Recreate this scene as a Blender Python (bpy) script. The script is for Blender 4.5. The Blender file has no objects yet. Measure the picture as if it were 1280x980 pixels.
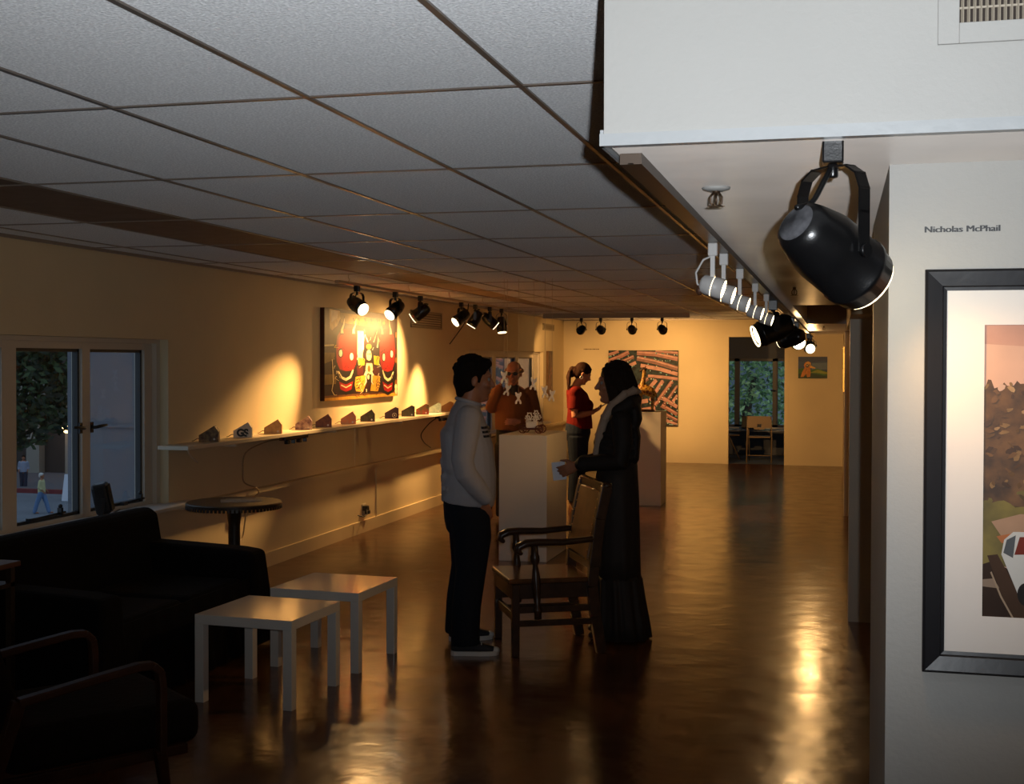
import bpy, bmesh, math, random
from mathutils import Vector, Matrix, Quaternion

random.seed(7)
SC = bpy.context.scene
COL = SC.collection
V = Vector

# ------------------------------------------------------------------ materials
MATS = {}
def srgb(r, g, b):
    f = lambda c: (c / 255 / 12.92) if c / 255 <= 0.04045 else ((c / 255 + 0.055) / 1.055) ** 2.4
    return (f(r), f(g), f(b))

def mat(name, col, rough=0.6, metal=0.0, spec=0.5, emit=None, estr=0.0, bump=0.0, bscale=60.0,
        var=0.0, vscale=6.0, col2=None, coat=0.0, sheen=0.0):
    """plain principled material with a touch of noise in colour and relief"""
    if name in MATS:
        return MATS[name]
    m = bpy.data.materials.new(name)
    m.use_nodes = True
    nt = m.node_tree
    b = nt.nodes['Principled BSDF']
    b.inputs['Base Color'].default_value = (*col, 1)
    b.inputs['Roughness'].default_value = rough
    b.inputs['Metallic'].default_value = metal
    b.inputs['Specular IOR Level'].default_value = spec
    b.inputs['Coat Weight'].default_value = coat
    b.inputs['Sheen Weight'].default_value = sheen
    if emit:
        b.inputs['Emission Color'].default_value = (*emit, 1)
        b.inputs['Emission Strength'].default_value = estr
    if var > 0 or col2:
        tc = nt.nodes.new('ShaderNodeTexCoord')
        nz = nt.nodes.new('ShaderNodeTexNoise')
        nz.inputs['Scale'].default_value = vscale
        nz.inputs['Detail'].default_value = 5
        nt.links.new(tc.outputs['Object'], nz.inputs['Vector'])
        rp = nt.nodes.new('ShaderNodeValToRGB')
        c2 = col2 or tuple(c * (1 - var) for c in col)
        rp.color_ramp.elements[0].position = 0.35
        rp.color_ramp.elements[1].position = 0.65
        rp.color_ramp.elements[0].color = (*c2, 1)
        rp.color_ramp.elements[1].color = (*col, 1)
        nt.links.new(nz.outputs['Fac'], rp.inputs['Fac'])
        nt.links.new(rp.outputs['Color'], b.inputs['Base Color'])
    if bump > 0:
        tc2 = nt.nodes.new('ShaderNodeTexCoord')
        n2 = nt.nodes.new('ShaderNodeTexNoise')
        n2.inputs['Scale'].default_value = bscale
        n2.inputs['Detail'].default_value = 4
        nt.links.new(tc2.outputs['Object'], n2.inputs['Vector'])
        bp = nt.nodes.new('ShaderNodeBump')
        bp.inputs['Strength'].default_value = bump
        bp.inputs['Distance'].default_value = 0.01
        nt.links.new(n2.outputs['Fac'], bp.inputs['Height'])
        nt.links.new(bp.outputs['Normal'], b.inputs['Normal'])
    MATS[name] = m
    return m

def glow(name, col, strength):
    if name in MATS:
        return MATS[name]
    m = bpy.data.materials.new(name)
    m.use_nodes = True
    nt = m.node_tree
    b = nt.nodes['Principled BSDF']
    b.inputs['Base Color'].default_value = (0.9, 0.8, 0.6, 1)
    b.inputs['Emission Color'].default_value = (*col, 1)
    b.inputs['Emission Strength'].default_value = strength
    MATS[name] = m
    return m

def glass_mat(name):
    if name in MATS:
        return MATS[name]
    m = bpy.data.materials.new(name)
    m.use_nodes = True
    nt = m.node_tree
    for n in list(nt.nodes):
        nt.nodes.remove(n)
    out = nt.nodes.new('ShaderNodeOutputMaterial')
    tr = nt.nodes.new('ShaderNodeBsdfTransparent')
    tr.inputs['Color'].default_value = (0.93, 0.97, 0.96, 1)
    gl = nt.nodes.new('ShaderNodeBsdfGlossy')
    gl.inputs['Roughness'].default_value = 0.02
    lw = nt.nodes.new('ShaderNodeLayerWeight'); lw.inputs['Blend'].default_value = 0.5
    pw = nt.nodes.new('ShaderNodeMath'); pw.operation = 'POWER'; pw.inputs[1].default_value = 4.0
    fr = nt.nodes.new('ShaderNodeMapRange'); fr.inputs['To Min'].default_value = 0.03; fr.inputs['To Max'].default_value = 0.8
    nt.links.new(lw.outputs['Facing'], pw.inputs[0]); nt.links.new(pw.outputs[0], fr.inputs['Value'])
    mx = nt.nodes.new('ShaderNodeMixShader')
    nt.links.new(fr.outputs['Result'], mx.inputs['Fac'])
    nt.links.new(tr.outputs[0], mx.inputs[1])
    nt.links.new(gl.outputs[0], mx.inputs[2])
    nt.links.new(mx.outputs[0], out.inputs['Surface'])
    MATS[name] = m
    return m

# ------------------------------------------------------------------ mesh builder
def basis(axis, ref=None):
    t = V(axis).normalized()
    r = V(ref) if ref is not None else V((0, 0, 1))
    if abs(t.dot(r.normalized())) > 0.98:
        r = V((1, 0, 0)) if abs(t.x) < 0.9 else V((0, 1, 0))
    s = (r - t * r.dot(t)).normalized()
    return t, s, t.cross(s)

class MB:
    def __init__(self):
        self.v = []; self.f = []; self.m = []; self.s = []
    def add(self, vs, fs, mi=0, smooth=False):
        o = len(self.v)
        self.v += [V(p) for p in vs]
        for f in fs:
            self.f.append([o + i for i in f]); self.m.append(mi); self.s.append(smooth)
        return self
    def box(self, a, b, mi=0):
        x0, y0, z0 = a; x1, y1, z1 = b
        vs = [(x0,y0,z0),(x1,y0,z0),(x1,y1,z0),(x0,y1,z0),(x0,y0,z1),(x1,y0,z1),(x1,y1,z1),(x0,y1,z1)]
        return self.add(vs, [(0,3,2,1),(4,5,6,7),(0,1,5,4),(1,2,6,5),(2,3,7,6),(3,0,4,7)], mi)
    def obox(self, c, size, rot=None, mi=0):
        """box about centre c with half extents size/2, rot a 3x3 matrix"""
        hx, hy, hz = [s / 2 for s in size]
        vs = [V(p) for p in [(-hx,-hy,-hz),(hx,-hy,-hz),(hx,hy,-hz),(-hx,hy,-hz),(-hx,-hy,hz),(hx,-hy,hz),(hx,hy,hz),(-hx,hy,hz)]]
        if rot is not None: vs = [rot @ p for p in vs]
        vs = [p + V(c) for p in vs]
        return self.add(vs, [(0,3,2,1),(4,5,6,7),(0,1,5,4),(1,2,6,5),(2,3,7,6),(3,0,4,7)], mi)
    def beam(self, a, b, w, h, ref=(0,0,1), mi=0, w2=None, h2=None):
        """bar from a to b, h along ref, w across it"""
        a = V(a); b = V(b)
        t, s, n = basis(b - a, ref)
        w2 = w if w2 is None else w2; h2 = h if h2 is None else h2
        vs = []
        for p, ww, hh in ((a, w, h), (b, w2, h2)):
            for i, j in ((-1,-1),(1,-1),(1,1),(-1,1)):
                vs.append(p + n * (i * ww / 2) + s * (j * hh / 2))
        return self.add(vs, [(0,1,2,3),(7,6,5,4),(0,4,5,1),(1,5,6,2),(2,6,7,3),(3,7,4,0)], mi)
    def lathe(self, prof, o=(0,0,0), axis=(0,0,1), n=24, mi=0, smooth=True, cap0=True, cap1=True):
        """prof: list of (distance along axis, radius)"""
        o = V(o); t, s, u = basis(axis)
        vs = []; fs = []
        for d, r in prof:
            for k in range(n):
                a = 2 * math.pi * k / n
                vs.append(o + t * d + s * (r * math.cos(a)) + u * (r * math.sin(a)))
        for i in range(len(prof) - 1):
            for k in range(n):
                k2 = (k + 1) % n
                fs.append((i*n+k, i*n+k2, (i+1)*n+k2, (i+1)*n+k))
        self.add(vs, fs, mi, smooth)
        b = len(self.v) - len(vs)
        if cap0: self.f.append([b + k for k in range(n)][::-1]); self.m.append(mi); self.s.append(False)
        if cap1: self.f.append([b + (len(prof)-1)*n + k for k in range(n)]); self.m.append(mi); self.s.append(False)
        return self
    def tube(self, pts, rad, n=10, ref=None, mi=0, smooth=True, round_ends=False):
        """tube along pts; rad a number, or one per point, or (a, b) per point: a along ref, b across it"""
        P = [V(p) for p in pts]
        if isinstance(rad, (int, float)): rad = [rad] * len(P)
        R = [(r, r) if isinstance(r, (int, float)) else r for r in rad]
        if round_ends:
            t0 = (P[0] - P[1]).normalized(); t1 = (P[-1] - P[-2]).normalized()
            a0 = min(R[0]); a1 = min(R[-1])
            pre = [(P[0] + t0 * a0 * k, (R[0][0]*q, R[0][1]*q)) for k, q in ((0.95, 0.2), (0.8, 0.6), (0.45, 0.88))]
            post = [(P[-1] + t1 * a1 * k, (R[-1][0]*q, R[-1][1]*q)) for k, q in ((0.45, 0.88), (0.8, 0.6), (0.95, 0.2))]
            P = [q[0] for q in pre] + P + [q[0] for q in post]
            R = [q[1] for q in pre] + R + [q[1] for q in post]
        vs = []; fs = []; prev = None
        for i, p in enumerate(P):
            d = (P[min(i+1, len(P)-1)] - P[max(i-1, 0)])
            if d.length < 1e-9: d = V((0, 0, 1))
            t = d.normalized()
            r = V(ref) if ref is not None else (prev if prev is not None else V((0.03, 0.02, 1)))
            if abs(t.dot(r.normalized())) > 0.985:
                r = prev if prev is not None and abs(t.dot(prev)) < 0.98 else V((1, 0.1, 0))
            s = (r - t * r.dot(t)).normalized(); prev = s
            u = t.cross(s)
            for k in range(n):
                a = 2 * math.pi * k / n
                vs.append(p + s * (R[i][0] * math.cos(a)) + u * (R[i][1] * math.sin(a)))
        for i in range(len(P) - 1):
            for k in range(n):
                k2 = (k + 1) % n
                fs.append((i*n+k, i*n+k2, (i+1)*n+k2, (i+1)*n+k))
        fs.append(tuple(range(n))[::-1]); fs.append(tuple((len(P)-1)*n + k for k in range(n)))
        return self.add(vs, fs, mi, smooth)
    def ball(self, c, r, rot=None, n=14, mi=0):
        """ellipsoid, r a number or three radii"""
        if isinstance(r, (int, float)): r = (r, r, r)
        vs = []; fs = []; h = n // 2
        for i in range(1, h):
            th = math.pi * i / h
            for k in range(n):
                a = 2 * math.pi * k / n
                vs.append(V((r[0]*math.sin(th)*math.cos(a), r[1]*math.sin(th)*math.sin(a), r[2]*math.cos(th))))
        vs.append(V((0, 0, r[2]))); vs.append(V((0, 0, -r[2])))
        if rot is not None: vs = [rot @ p for p in vs]
        vs = [p + V(c) for p in vs]
        for i in range(h - 2):
            for k in range(n):
                k2 = (k + 1) % n
                fs.append((i*n+k, (i+1)*n+k, (i+1)*n+k2, i*n+k2))
        T = len(vs) - 2; B = len(vs) - 1
        for k in range(n):
            k2 = (k + 1) % n
            fs.append((T, k, k2)); fs.append((B, (h-2)*n+k2, (h-2)*n+k))
        return self.add(vs, fs, mi, True)
    def prism(self, poly, o, ex, ey, depth, mi=0):
        """2-D outline poly (in axes ex, ey from o) pulled along ex x ey by depth"""
        o = V(o); ex = V(ex); ey = V(ey); n = ex.cross(ey).normalized()
        k = len(poly)
        a = [o + ex * p[0] + ey * p[1] for p in poly]
        b = [p + n * depth for p in a]
        fs = [tuple(range(k))[::-1], tuple(range(k, 2*k))]
        for i in range(k):
            j = (i + 1) % k
            fs.append((i, j, k + j, k + i))
        return self.add(a + b, fs, mi)
    def poly(self, pts, mi=0):
        return self.add(pts, [tuple(range(len(pts)))], mi)
    def xf(self, M):
        self.v = [M @ p for p in self.v]; return self
    def build(self, name, mats, parent=None, world=False, bevel=0.0, blob=0.0, smooth_it=0, sub=0, fix=True):
        me = bpy.data.meshes.new(name)
        vs = self.v
        if parent is not None and world:
            vs = [p - parent.location for p in vs]
        me.from_pydata([tuple(p) for p in vs], [], self.f)
        if not isinstance(mats, (list, tuple)): mats = [mats]
        for m in mats: me.materials.append(m)
        me.polygons.foreach_set('material_index', self.m)
        me.polygons.foreach_set('use_smooth', self.s)
        if fix:
            bm = bmesh.new(); bm.from_mesh(me)
            bmesh.ops.recalc_face_normals(bm, faces=bm.faces)
            bm.to_mesh(me); bm.free()
        me.update()
        o = bpy.data.objects.new(name, me)
        COL.objects.link(o)
        if blob > 0:
            md = o.modifiers.new('r', 'REMESH'); md.mode = 'VOXEL'; md.voxel_size = blob; md.use_smooth_shade = True
            if smooth_it:
                sm = o.modifiers.new('s', 'SMOOTH'); sm.factor = 0.5; sm.iterations = smooth_it
            dg = bpy.context.evaluated_depsgraph_get()
            nm = bpy.data.meshes.new_from_object(o.evaluated_get(dg))
            o.modifiers.clear()
            o.data = nm
            nm.name = name
            if not nm.materials:
                for m in mats: nm.materials.append(m)
            for p in nm.polygons: p.use_smooth = True
        if bevel > 0:
            bv = o.modifiers.new('bevel', 'BEVEL'); bv.width = bevel; bv.segments = 2; bv.limit_method = 'ANGLE'
        if sub:
            sb = o.modifiers.new('sub', 'SUBSURF'); sb.levels = sub; sb.render_levels = sub
        if parent is not None: o.parent = parent
        return o

def curvy(pts, k=5):
    """smooth path through pts"""
    P = [V(p) for p in pts]; P = [P[0]] + P + [P[-1]]; out = []
    for i in range(1, len(P) - 2):
        a, b, c, d = P[i-1], P[i], P[i+1], P[i+2]
        for j in range(k):
            t = j / k
            out.append(0.5*((2*b) + (c - a)*t + (2*a - 5*b + 4*c - d)*t*t + (3*b - a - 3*c + d)*t*t*t))
    return out + [P[-2]]

def thing(name, label, cat, loc=(0,0,0), rz=0.0, group=None):
    o = bpy.data.objects.new(name, None)
    o.empty_display_size = 0.1
    COL.objects.link(o)
    o.location = loc; o.rotation_euler = (0, 0, rz)
    o['label'] = label; o['category'] = cat
    if group: o['group'] = group
    return o

def tag(o, label, cat, group=None):
    o['label'] = label; o['category'] = cat
    if group: o['group'] = group
    return o

def struct(o):
    o['kind'] = 'structure'; return o

def text_mesh(body, size, font_bold=0.0, extrude=0.0008, align='LEFT', spacing=1.0):
    """flat lettering as a mesh datablock in the XY plane"""
    cu = bpy.data.curves.new('lettering', 'FONT')
    cu.body = body; cu.size = size; cu.extrude = extrude; cu.offset = font_bold; cu.align_x = align
    cu.space_character = spacing
    ob = bpy.data.objects.new('lettering_tmp', cu)
    COL.objects.link(ob)
    dg = bpy.context.evaluated_depsgraph_get()
    me = bpy.data.meshes.new_from_object(ob.evaluated_get(dg))
    bpy.data.objects.remove(ob)
    return me

def mesh_into(mb, me, M, mi=0):
    mb.add([M @ v.co for v in me.vertices], [list(p.vertices) for p in me.polygons], mi)

def spot(name, loc, target, energy, col, angle, blend=0.6, size=0.03, parent=None):
    l = bpy.data.lights.new(name, 'SPOT')
    l.energy = energy; l.color = col; l.spot_size = math.radians(angle); l.spot_blend = blend
    l.shadow_soft_size = size
    o = bpy.data.objects.new(name, l)
    COL.objects.link(o)
    d = V(target) - V(loc)
    o.rotation_euler = d.to_track_quat('-Z', 'Y').to_euler()
    o.location = V(loc)
    if parent is not None:
        o.location = V(loc) - parent.location
        o.parent = parent
    return o
# ------------------------------------------------------------------ camera (photo frame 1280 x 980, optical centre 10 px above the middle)
F_PX, YAW, PITCH, ROLL, EYE = 1573.884, 0.2528625, -0.0182964, 0.0025296, 1.743765
fw = V((-math.sin(YAW)*math.cos(PITCH), math.cos(YAW)*math.cos(PITCH), math.sin(PITCH)))
rt = V((math.cos(YAW), math.sin(YAW), 0)); up = rt.cross(fw)
rt2 = rt * math.cos(ROLL) + up * math.sin(ROLL); up2 = -rt * math.sin(ROLL) + up * math.cos(ROLL)
cd = bpy.data.cameras.new('camera')
cam = bpy.data.objects.new('camera', cd)
COL.objects.link(cam)
M4 = Matrix((rt2, up2, -fw)).transposed().to_4x4(); M4.translation = V((0, 0, EYE))
cam.matrix_world = M4
cd.sensor_fit = 'HORIZONTAL'; cd.sensor_width = 36; cd.lens = F_PX / 1280 * 36
cd.shift_y = -10 / 1280
cd.clip_start = 0.05; cd.clip_end = 400
SC.camera = cam
SC.view_settings.view_transform = 'Standard'
SC.view_settings.look = 'None'
SC.view_settings.gamma = 1
SC.view_settings.use_curve_mapping = False
SC.view_settings.exposure = 0.0
SC.cycles.use_denoising = True
SC.cycles.max_bounces = 10
SC.cycles.diffuse_bounces = 5
SC.cycles.glossy_bounces = 4
SC.cycles.transparent_max_bounces = 12
SC.cycles.sample_clamp_indirect = 4.0
SC.cycles.caustics_reflective = False
SC.cycles.caustics_refractive = False

CZ = 2.47          # hung ceiling
XW, YF = -4.66, 21.65
SZ = 2.089         # underside of the bulkhead

# ------------------------------------------------------------------ setting materials
M_wall = mat('plaster_cream', (0.74, 0.62, 0.40), 0.75, bump=0.12, bscale=90, var=0.05, vscale=2.0)
M_white = mat('painted_white', (0.44, 0.43, 0.405), 0.6, bump=0.08, bscale=120, var=0.03, vscale=3)
M_soffit = mat('soffit_paint', (0.56, 0.50, 0.45), 0.38, bump=0.15, bscale=14, var=0.10, vscale=5)
M_soffit.node_tree.nodes['Principled BSDF'].inputs['Diffuse Roughness'].default_value = 1.0
M_frame = mat('window_paint', (0.62, 0.55, 0.45), 0.5)
M_black = mat('black_paint', (0.012, 0.012, 0.013), 0.35)
M_dark = mat('dark_metal', (0.02, 0.018, 0.016), 0.4, metal=0.3)

def ceiling_mat():
    m = bpy.data.materials.new('acoustic_tile'); m.use_nodes = True
    nt = m.node_tree; b = nt.nodes['Principled BSDF']
    tc = nt.nodes.new('ShaderNodeTexCoord')
    n1 = nt.nodes.new('ShaderNodeTexNoise'); n1.inputs['Scale'].default_value = 130; n1.inputs['Detail'].default_value = 4
    rp = nt.nodes.new('ShaderNodeValToRGB')
    rp.color_ramp.elements[0].position = 0.42; rp.color_ramp.elements[0].color = (0.72, 0.72, 0.73, 1)
    rp.color_ramp.elements[1].position = 0.68; rp.color_ramp.elements[1].color = (1.0, 1.0, 1.0, 1)
    nt.links.new(tc.outputs['Object'], n1.inputs['Vector'])
    nt.links.new(n1.outputs['Fac'], rp.inputs['Fac'])
    nt.links.new(rp.outputs['Color'], b.inputs['Base Color'])
    bp = nt.nodes.new('ShaderNodeBump'); bp.inputs['Strength'].default_value = 0.8; bp.inputs['Distance'].default_value = 0.006
    nt.links.new(n1.outputs['Fac'], bp.inputs['Height']); nt.links.new(bp.outputs['Normal'], b.inputs['Normal'])
    b.inputs['Roughness'].default_value = 0.8
    b.inputs['Diffuse Roughness'].default_value = 1.0
    b.inputs['Specular IOR Level'].default_value = 0.2
    return m
M_tile = ceiling_mat()

def floor_mat():
    m = bpy.data.materials.new('polished_concrete'); m.use_nodes = True
    nt = m.node_tree; b = nt.nodes['Principled BSDF']; L = nt.links
    tc = nt.nodes.new('ShaderNodeTexCoord')
    n1 = nt.nodes.new('ShaderNodeTexNoise'); n1.inputs['Scale'].default_value = 1.3; n1.inputs['Detail'].default_value = 8
    L.new(tc.outputs['Object'], n1.inputs['Vector'])
    rp = nt.nodes.new('ShaderNodeValToRGB')
    rp.color_ramp.elements[0].position = 0.3; rp.color_ramp.elements[0].color = (0.055, 0.019, 0.0065, 1)
    rp.color_ramp.elements[1].position = 0.7; rp.color_ramp.elements[1].color = (0.14, 0.053, 0.0165, 1)
    L.new(n1.outputs['Fac'], rp.inputs['Fac']); L.new(rp.outputs['Color'], b.inputs['Base Color'])
    n2 = nt.nodes.new('ShaderNodeTexNoise'); n2.inputs['Scale'].default_value = 5; n2.inputs['Detail'].default_value = 6
    L.new(tc.outputs['Object'], n2.inputs['Vector'])
    mr = nt.nodes.new('ShaderNodeMapRange'); mr.inputs['To Min'].default_value = 0.11; mr.inputs['To Max'].default_value = 0.30
    L.new(n2.outputs['Fac'], mr.inputs['Value']); L.new(mr.outputs['Result'], b.inputs['Roughness'])
    n3 = nt.nodes.new('ShaderNodeTexNoise'); n3.inputs['Scale'].default_value = 4.5; n3.inputs['Detail'].default_value = 3
    L.new(tc.outputs['Object'], n3.inputs['Vector'])
    bp = nt.nodes.new('ShaderNodeBump'); bp.inputs['Strength'].default_value = 0.35; bp.inputs['Distance'].default_value = 0.012
    L.new(n3.outputs['Fac'], bp.inputs['Height']); L.new(bp.outputs['Normal'], b.inputs['Normal'])
    b.inputs['Specular IOR Level'].default_value = 0.8
    return m
M_floor = floor_mat()

# ------------------------------------------------------------------ shell
struct(MB().box((XW-0.3, -2.2, -0.2), (2.6, 21.75, 0)).build('floor', M_floor))
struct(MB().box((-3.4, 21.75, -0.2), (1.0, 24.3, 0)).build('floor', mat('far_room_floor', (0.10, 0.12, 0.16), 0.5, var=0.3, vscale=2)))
struct(MB().box((XW-0.3, -2.2, CZ), (2.6, 24.3, CZ+0.1)).build('ceiling', M_tile))

# left wall with two window openings
W1 = (5.55, 8.15, 0.69, 1.89)      # y0 y1 z0 z1
W2 = (15.78, 20.08, 0.73, 1.89)
mb = MB()
T = 0.19
for a, b in ((-2.2, W1[0]), (W1[1], W2[0]), (W2[1], YF)):
    mb.box((XW-T, a, -0.0), (XW, b, CZ))
for w in (W1, W2):
    mb.box((XW-T, w[0], 0), (XW, w[1], w[2])); mb.box((XW-T, w[0], w[3]), (XW, w[1], CZ))
struct(mb.build('wall_left', M_wall))

# far wall with doorway
D = (-1.79, -0.86, 2.16)
mb = MB()
mb.box((XW-T, YF, 0), (D[0], YF+0.1, CZ)); mb.box((D[1], YF, 0), (2.6, YF+0.1, CZ)); mb.box((D[0], YF, D[2]), (D[1], YF+0.1, CZ))
struct(mb.build('wall_far', M_wall))
mb = MB()
for x in (D[0]-0.06, D[1]):
    mb.box((x, YF-0.015, 0), (x+0.06, YF-0.001, D[2]))
mb.box((D[0]-0.06, YF-0.015, D[2]), (D[1]+0.06, YF-0.001, D[2]+0.06))
struct(mb.build('trim_1', M_wall))
# room behind the camera
struct(MB().box((XW-T, -2.3, 0), (2.6, -2.2, CZ)).build('wall_back', M_wall))
# right side: walls with gaps into the side rooms
struct(MB().box((2.5, -2.2, 0), (2.6, 21.65, CZ)).build('wall_right', M_wall))
M_pillar = mat('pillar_paint', (0.62, 0.55, 0.44), 0.6, bump=0.1, bscale=80)
mb = MB(); mb.box((0.08, 8.72, 0), (2.5, 9.0, SZ)); struct(mb.build('wall_side_near', M_pillar))
mb = MB(); mb.box((0.08, 14.7, 0), (2.5, 14.95, SZ)); mb.box((0.095, 14.95, 0), (0.2, YF, CZ)); struct(mb.build('wall_side_far', M_pillar))
# panel wall with the framed landscape, its end face pointing at the gallery
struct(MB().box((0.085, 2.28, 0), (2.5, 3.28, SZ)).build('wall_panel', M_white))
# bulkhead: near soffit, strip along the recess, far soffit
mb = MB()
mb.box((-0.36, 1.97, SZ), (2.5, 7.8, CZ), 0)
struct(mb.build('beam_near', [M_white]))
struct(MB().box((-0.352, 1.985, SZ-0.004), (2.5, 7.79, SZ-0.0005)).build('trim_2', M_soffit))
struct(MB().box((-0.36, 7.8, SZ), (-0.27, 15.5, CZ)).build('beam_strip', M_soffit))
struct(MB().box((0.075, 7.8, SZ-0.06), (0.2, 11.8, CZ)).build('beam_side', M_wall))
struct(MB().box((-0.27, 11.8, SZ), (2.5, 15.5, CZ)).build('beam_middle', M_soffit))
struct(MB().box((-0.36, 15.5, 2.2), (2.5, YF, CZ)).build('beam_far', M_soffit))
# metal corner bead on the bulkhead's front edge and left edge
mb = MB(); mb.box((-0.366, 1.964, SZ-0.006), (2.5, 1.9695, SZ+0.013)); mb.box((-0.366, 1.9695, SZ-0.006), (-0.3605, 7.8, SZ+0.02)); mb.box((-0.366, 1.9695, SZ-0.006), (2.5, 1.984, SZ-0.0005))
struct(mb.build('trim_3', mat('corner_bead', (0.43, 0.445, 0.45), 0.3, bump=0.1, bscale=40)))

# ceiling grid: tee bars, 0.605 x 1.33 m
mb = MB()
GX = [-0.81 - 0.605 * k for k in range(0, 7)]
for x in GX:
    mb.box((x-0.008, -2.2, CZ-0.006), (x+0.008, YF, CZ-0.0005))
for k in range(-3, 14):
    y = 3.225 + 1.33 * k
    mb.box((XW, y-0.008, CZ-0.005), (-0.36, y+0.008, CZ-0.0004))
mb.box((XW, -2.2, CZ-0.02), (XW+0.02, YF, CZ-0.0005)); mb.box((XW, YF-0.02, CZ-0.02), (0.09, YF, CZ-0.0005))
struct(mb.build('ceiling_grid', mat('tee_bar', (0.30, 0.25, 0.21), 0.3, metal=0.15)))
# the run of dark tiles, narrowing as the ceiling bows toward the far wall
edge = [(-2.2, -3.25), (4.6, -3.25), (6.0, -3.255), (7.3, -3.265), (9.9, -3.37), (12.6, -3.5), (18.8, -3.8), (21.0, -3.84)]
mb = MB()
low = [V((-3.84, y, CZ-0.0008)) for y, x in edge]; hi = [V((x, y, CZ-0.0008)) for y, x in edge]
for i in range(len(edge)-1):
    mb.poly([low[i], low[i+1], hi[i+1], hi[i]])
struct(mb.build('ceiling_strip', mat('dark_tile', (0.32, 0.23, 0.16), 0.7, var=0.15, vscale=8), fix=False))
# baseboard and the low ledge (wainscot cap) on the left wall
mb = MB()
mb.box((XW, 8.9, 0), (XW+0.02, YF, 0.12))
struct(mb.build('baseboard_left', M_wall))
mb = MB()
mb.box((XW, 8.25, 0.655), (XW+0.07, YF, 0.69)); mb.box((XW, 8.9, 0.63), (XW+0.03, YF, 0.655))
struct(mb.build('trim_4', M_wall))
mb = MB(); mb.box((XW, 11.75, 0.69), (XW+0.012, 11.79, 1.1)); mb.box((XW, 12.35, 0.12), (XW+0.012, 12.38, 0.64))
struct(mb.build('trim_5', M_wall))

# ------------------------------------------------------------------ windows (left wall)
M_glass = glass_mat('window_glass')
M_putty = mat('steel_sash', (0.03, 0.028, 0.026), 0.4)
def steel_window(n, w, bounds, xg, sash_top, sash_bot):
    """timber frame with steel casements; bounds: list of (y0, y1) of the panes"""
    y0, y1, z0, z1 = w
    root = bpy.data.objects.new('window_%d' % n, None); COL.objects.link(root); root['kind'] = 'structure'
    root.location = (xg, y0, z0)
    fr = MB()
    x0, x1 = xg-0.03, xg+0.05
    edges = [y0] + [v for b in bounds for v in b] + [y1]
    for a, b in zip(edges[0::2], edges[1::2]):
        if b - a > 0.005: fr.box((x0, a, z0), (x1, b, z1))
    for a, b in bounds:
        fr.box((x0, a, sash_top), (x1-0.002, b, z1)); fr.box((x0, a, z0), (x1-0.002, b, sash_bot))
    # stepped reveal on the far side
    fr.box((x1, y1-0.05, z0), (x1+0.035, y1-0.002, z1)); fr.box((x1, y0, z1-0.03), (x1+0.035, y1-0.05, z1-0.002))
    fr.build('window_frame', M_frame, root, world=True)
    for a, b in bounds:
        s = MB(); t = 0.02
        s.box((xg-0.012, a, sash_bot), (xg+0.028, a+t, sash_top)); s.box((xg-0.012, b-t, sash_bot), (xg+0.028, b, sash_top))
        s.box((xg-0.012, a, sash_bot), (xg+0.028, b, sash_bot+t)); s.box((xg-0.012, a, sash_top-t), (xg+0.028, b, sash_top))
        s.build('sash', M_putty, root, world=True)
        MB().box((xg+0.004, a+t, sash_bot+t), (xg+0.008, b-t, sash_top-t)).build('pane', M_glass, root, world=True)
    return root
w1 = steel_window(1, W1, [(5.72, 6.42), (6.555, 7.235), (7.325, 7.995)], -4.81, 1.815, 0.74)
# latches and stays
def latch(y, z, d):
    m = MB(); x = -4.76
    m.obox((x, y, z), (0.012, 0.03, 0.07)); m.tube([(x, y, z), (x+0.03, y, z), (x+0.035, y+d*0.03, z+0.004), (x+0.035, y+d*0.12, z+0.01)], [0.011, 0.011, 0.012, 0.008], round_ends=True)
    m.build('window_latch', M_black, w1, world=True)
latch(7.215, 1.30, -1); latch(7.34, 1.30, 1)
def stay(ya, yb, z):
    m = MB(); x = -4.755
    m.tube([(x, ya, z), (x+0.01, yb, z+0.012)], 0.008); m.obox((x+0.01, yb-0.05, z+0.02), (0.03, 0.02, 0.05)); m.ball((x+0.01, yb-0.05, z+0.055), 0.014)
    m.obox((x, ya, z), (0.03, 0.05, 0.025)); m.build('window_stay', M_black, w1, world=True)
stay(6.68, 7.02, 0.765); stay(7.72, 7.96, 0.755)
# sill board
mb = MB(); mb.box((-4.78, 5.55, 0.69), (-4.50, 8.2, 0.715)); mb.box((XW+0.002, 8.2, 0.69), (-4.50, 8.38, 0.715))
mb.build('window_sill', mat('sill_paint', (0.66, 0.62, 0.56), 0.45, bump=0.05), w1, world=True, bevel=0.004)
w2 = steel_window(2, W2, [(16.55, 17.25), (17.45, 18.6), (18.75, 19.75)], -4.80, 1.80, 0.77)
mb = MB(); mb.box((-4.76, 15.8, 0.73), (-4.52, 20.06, 0.76))
mb.build('window_sill', MATS['sill_paint'], w2, world=True)
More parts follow.
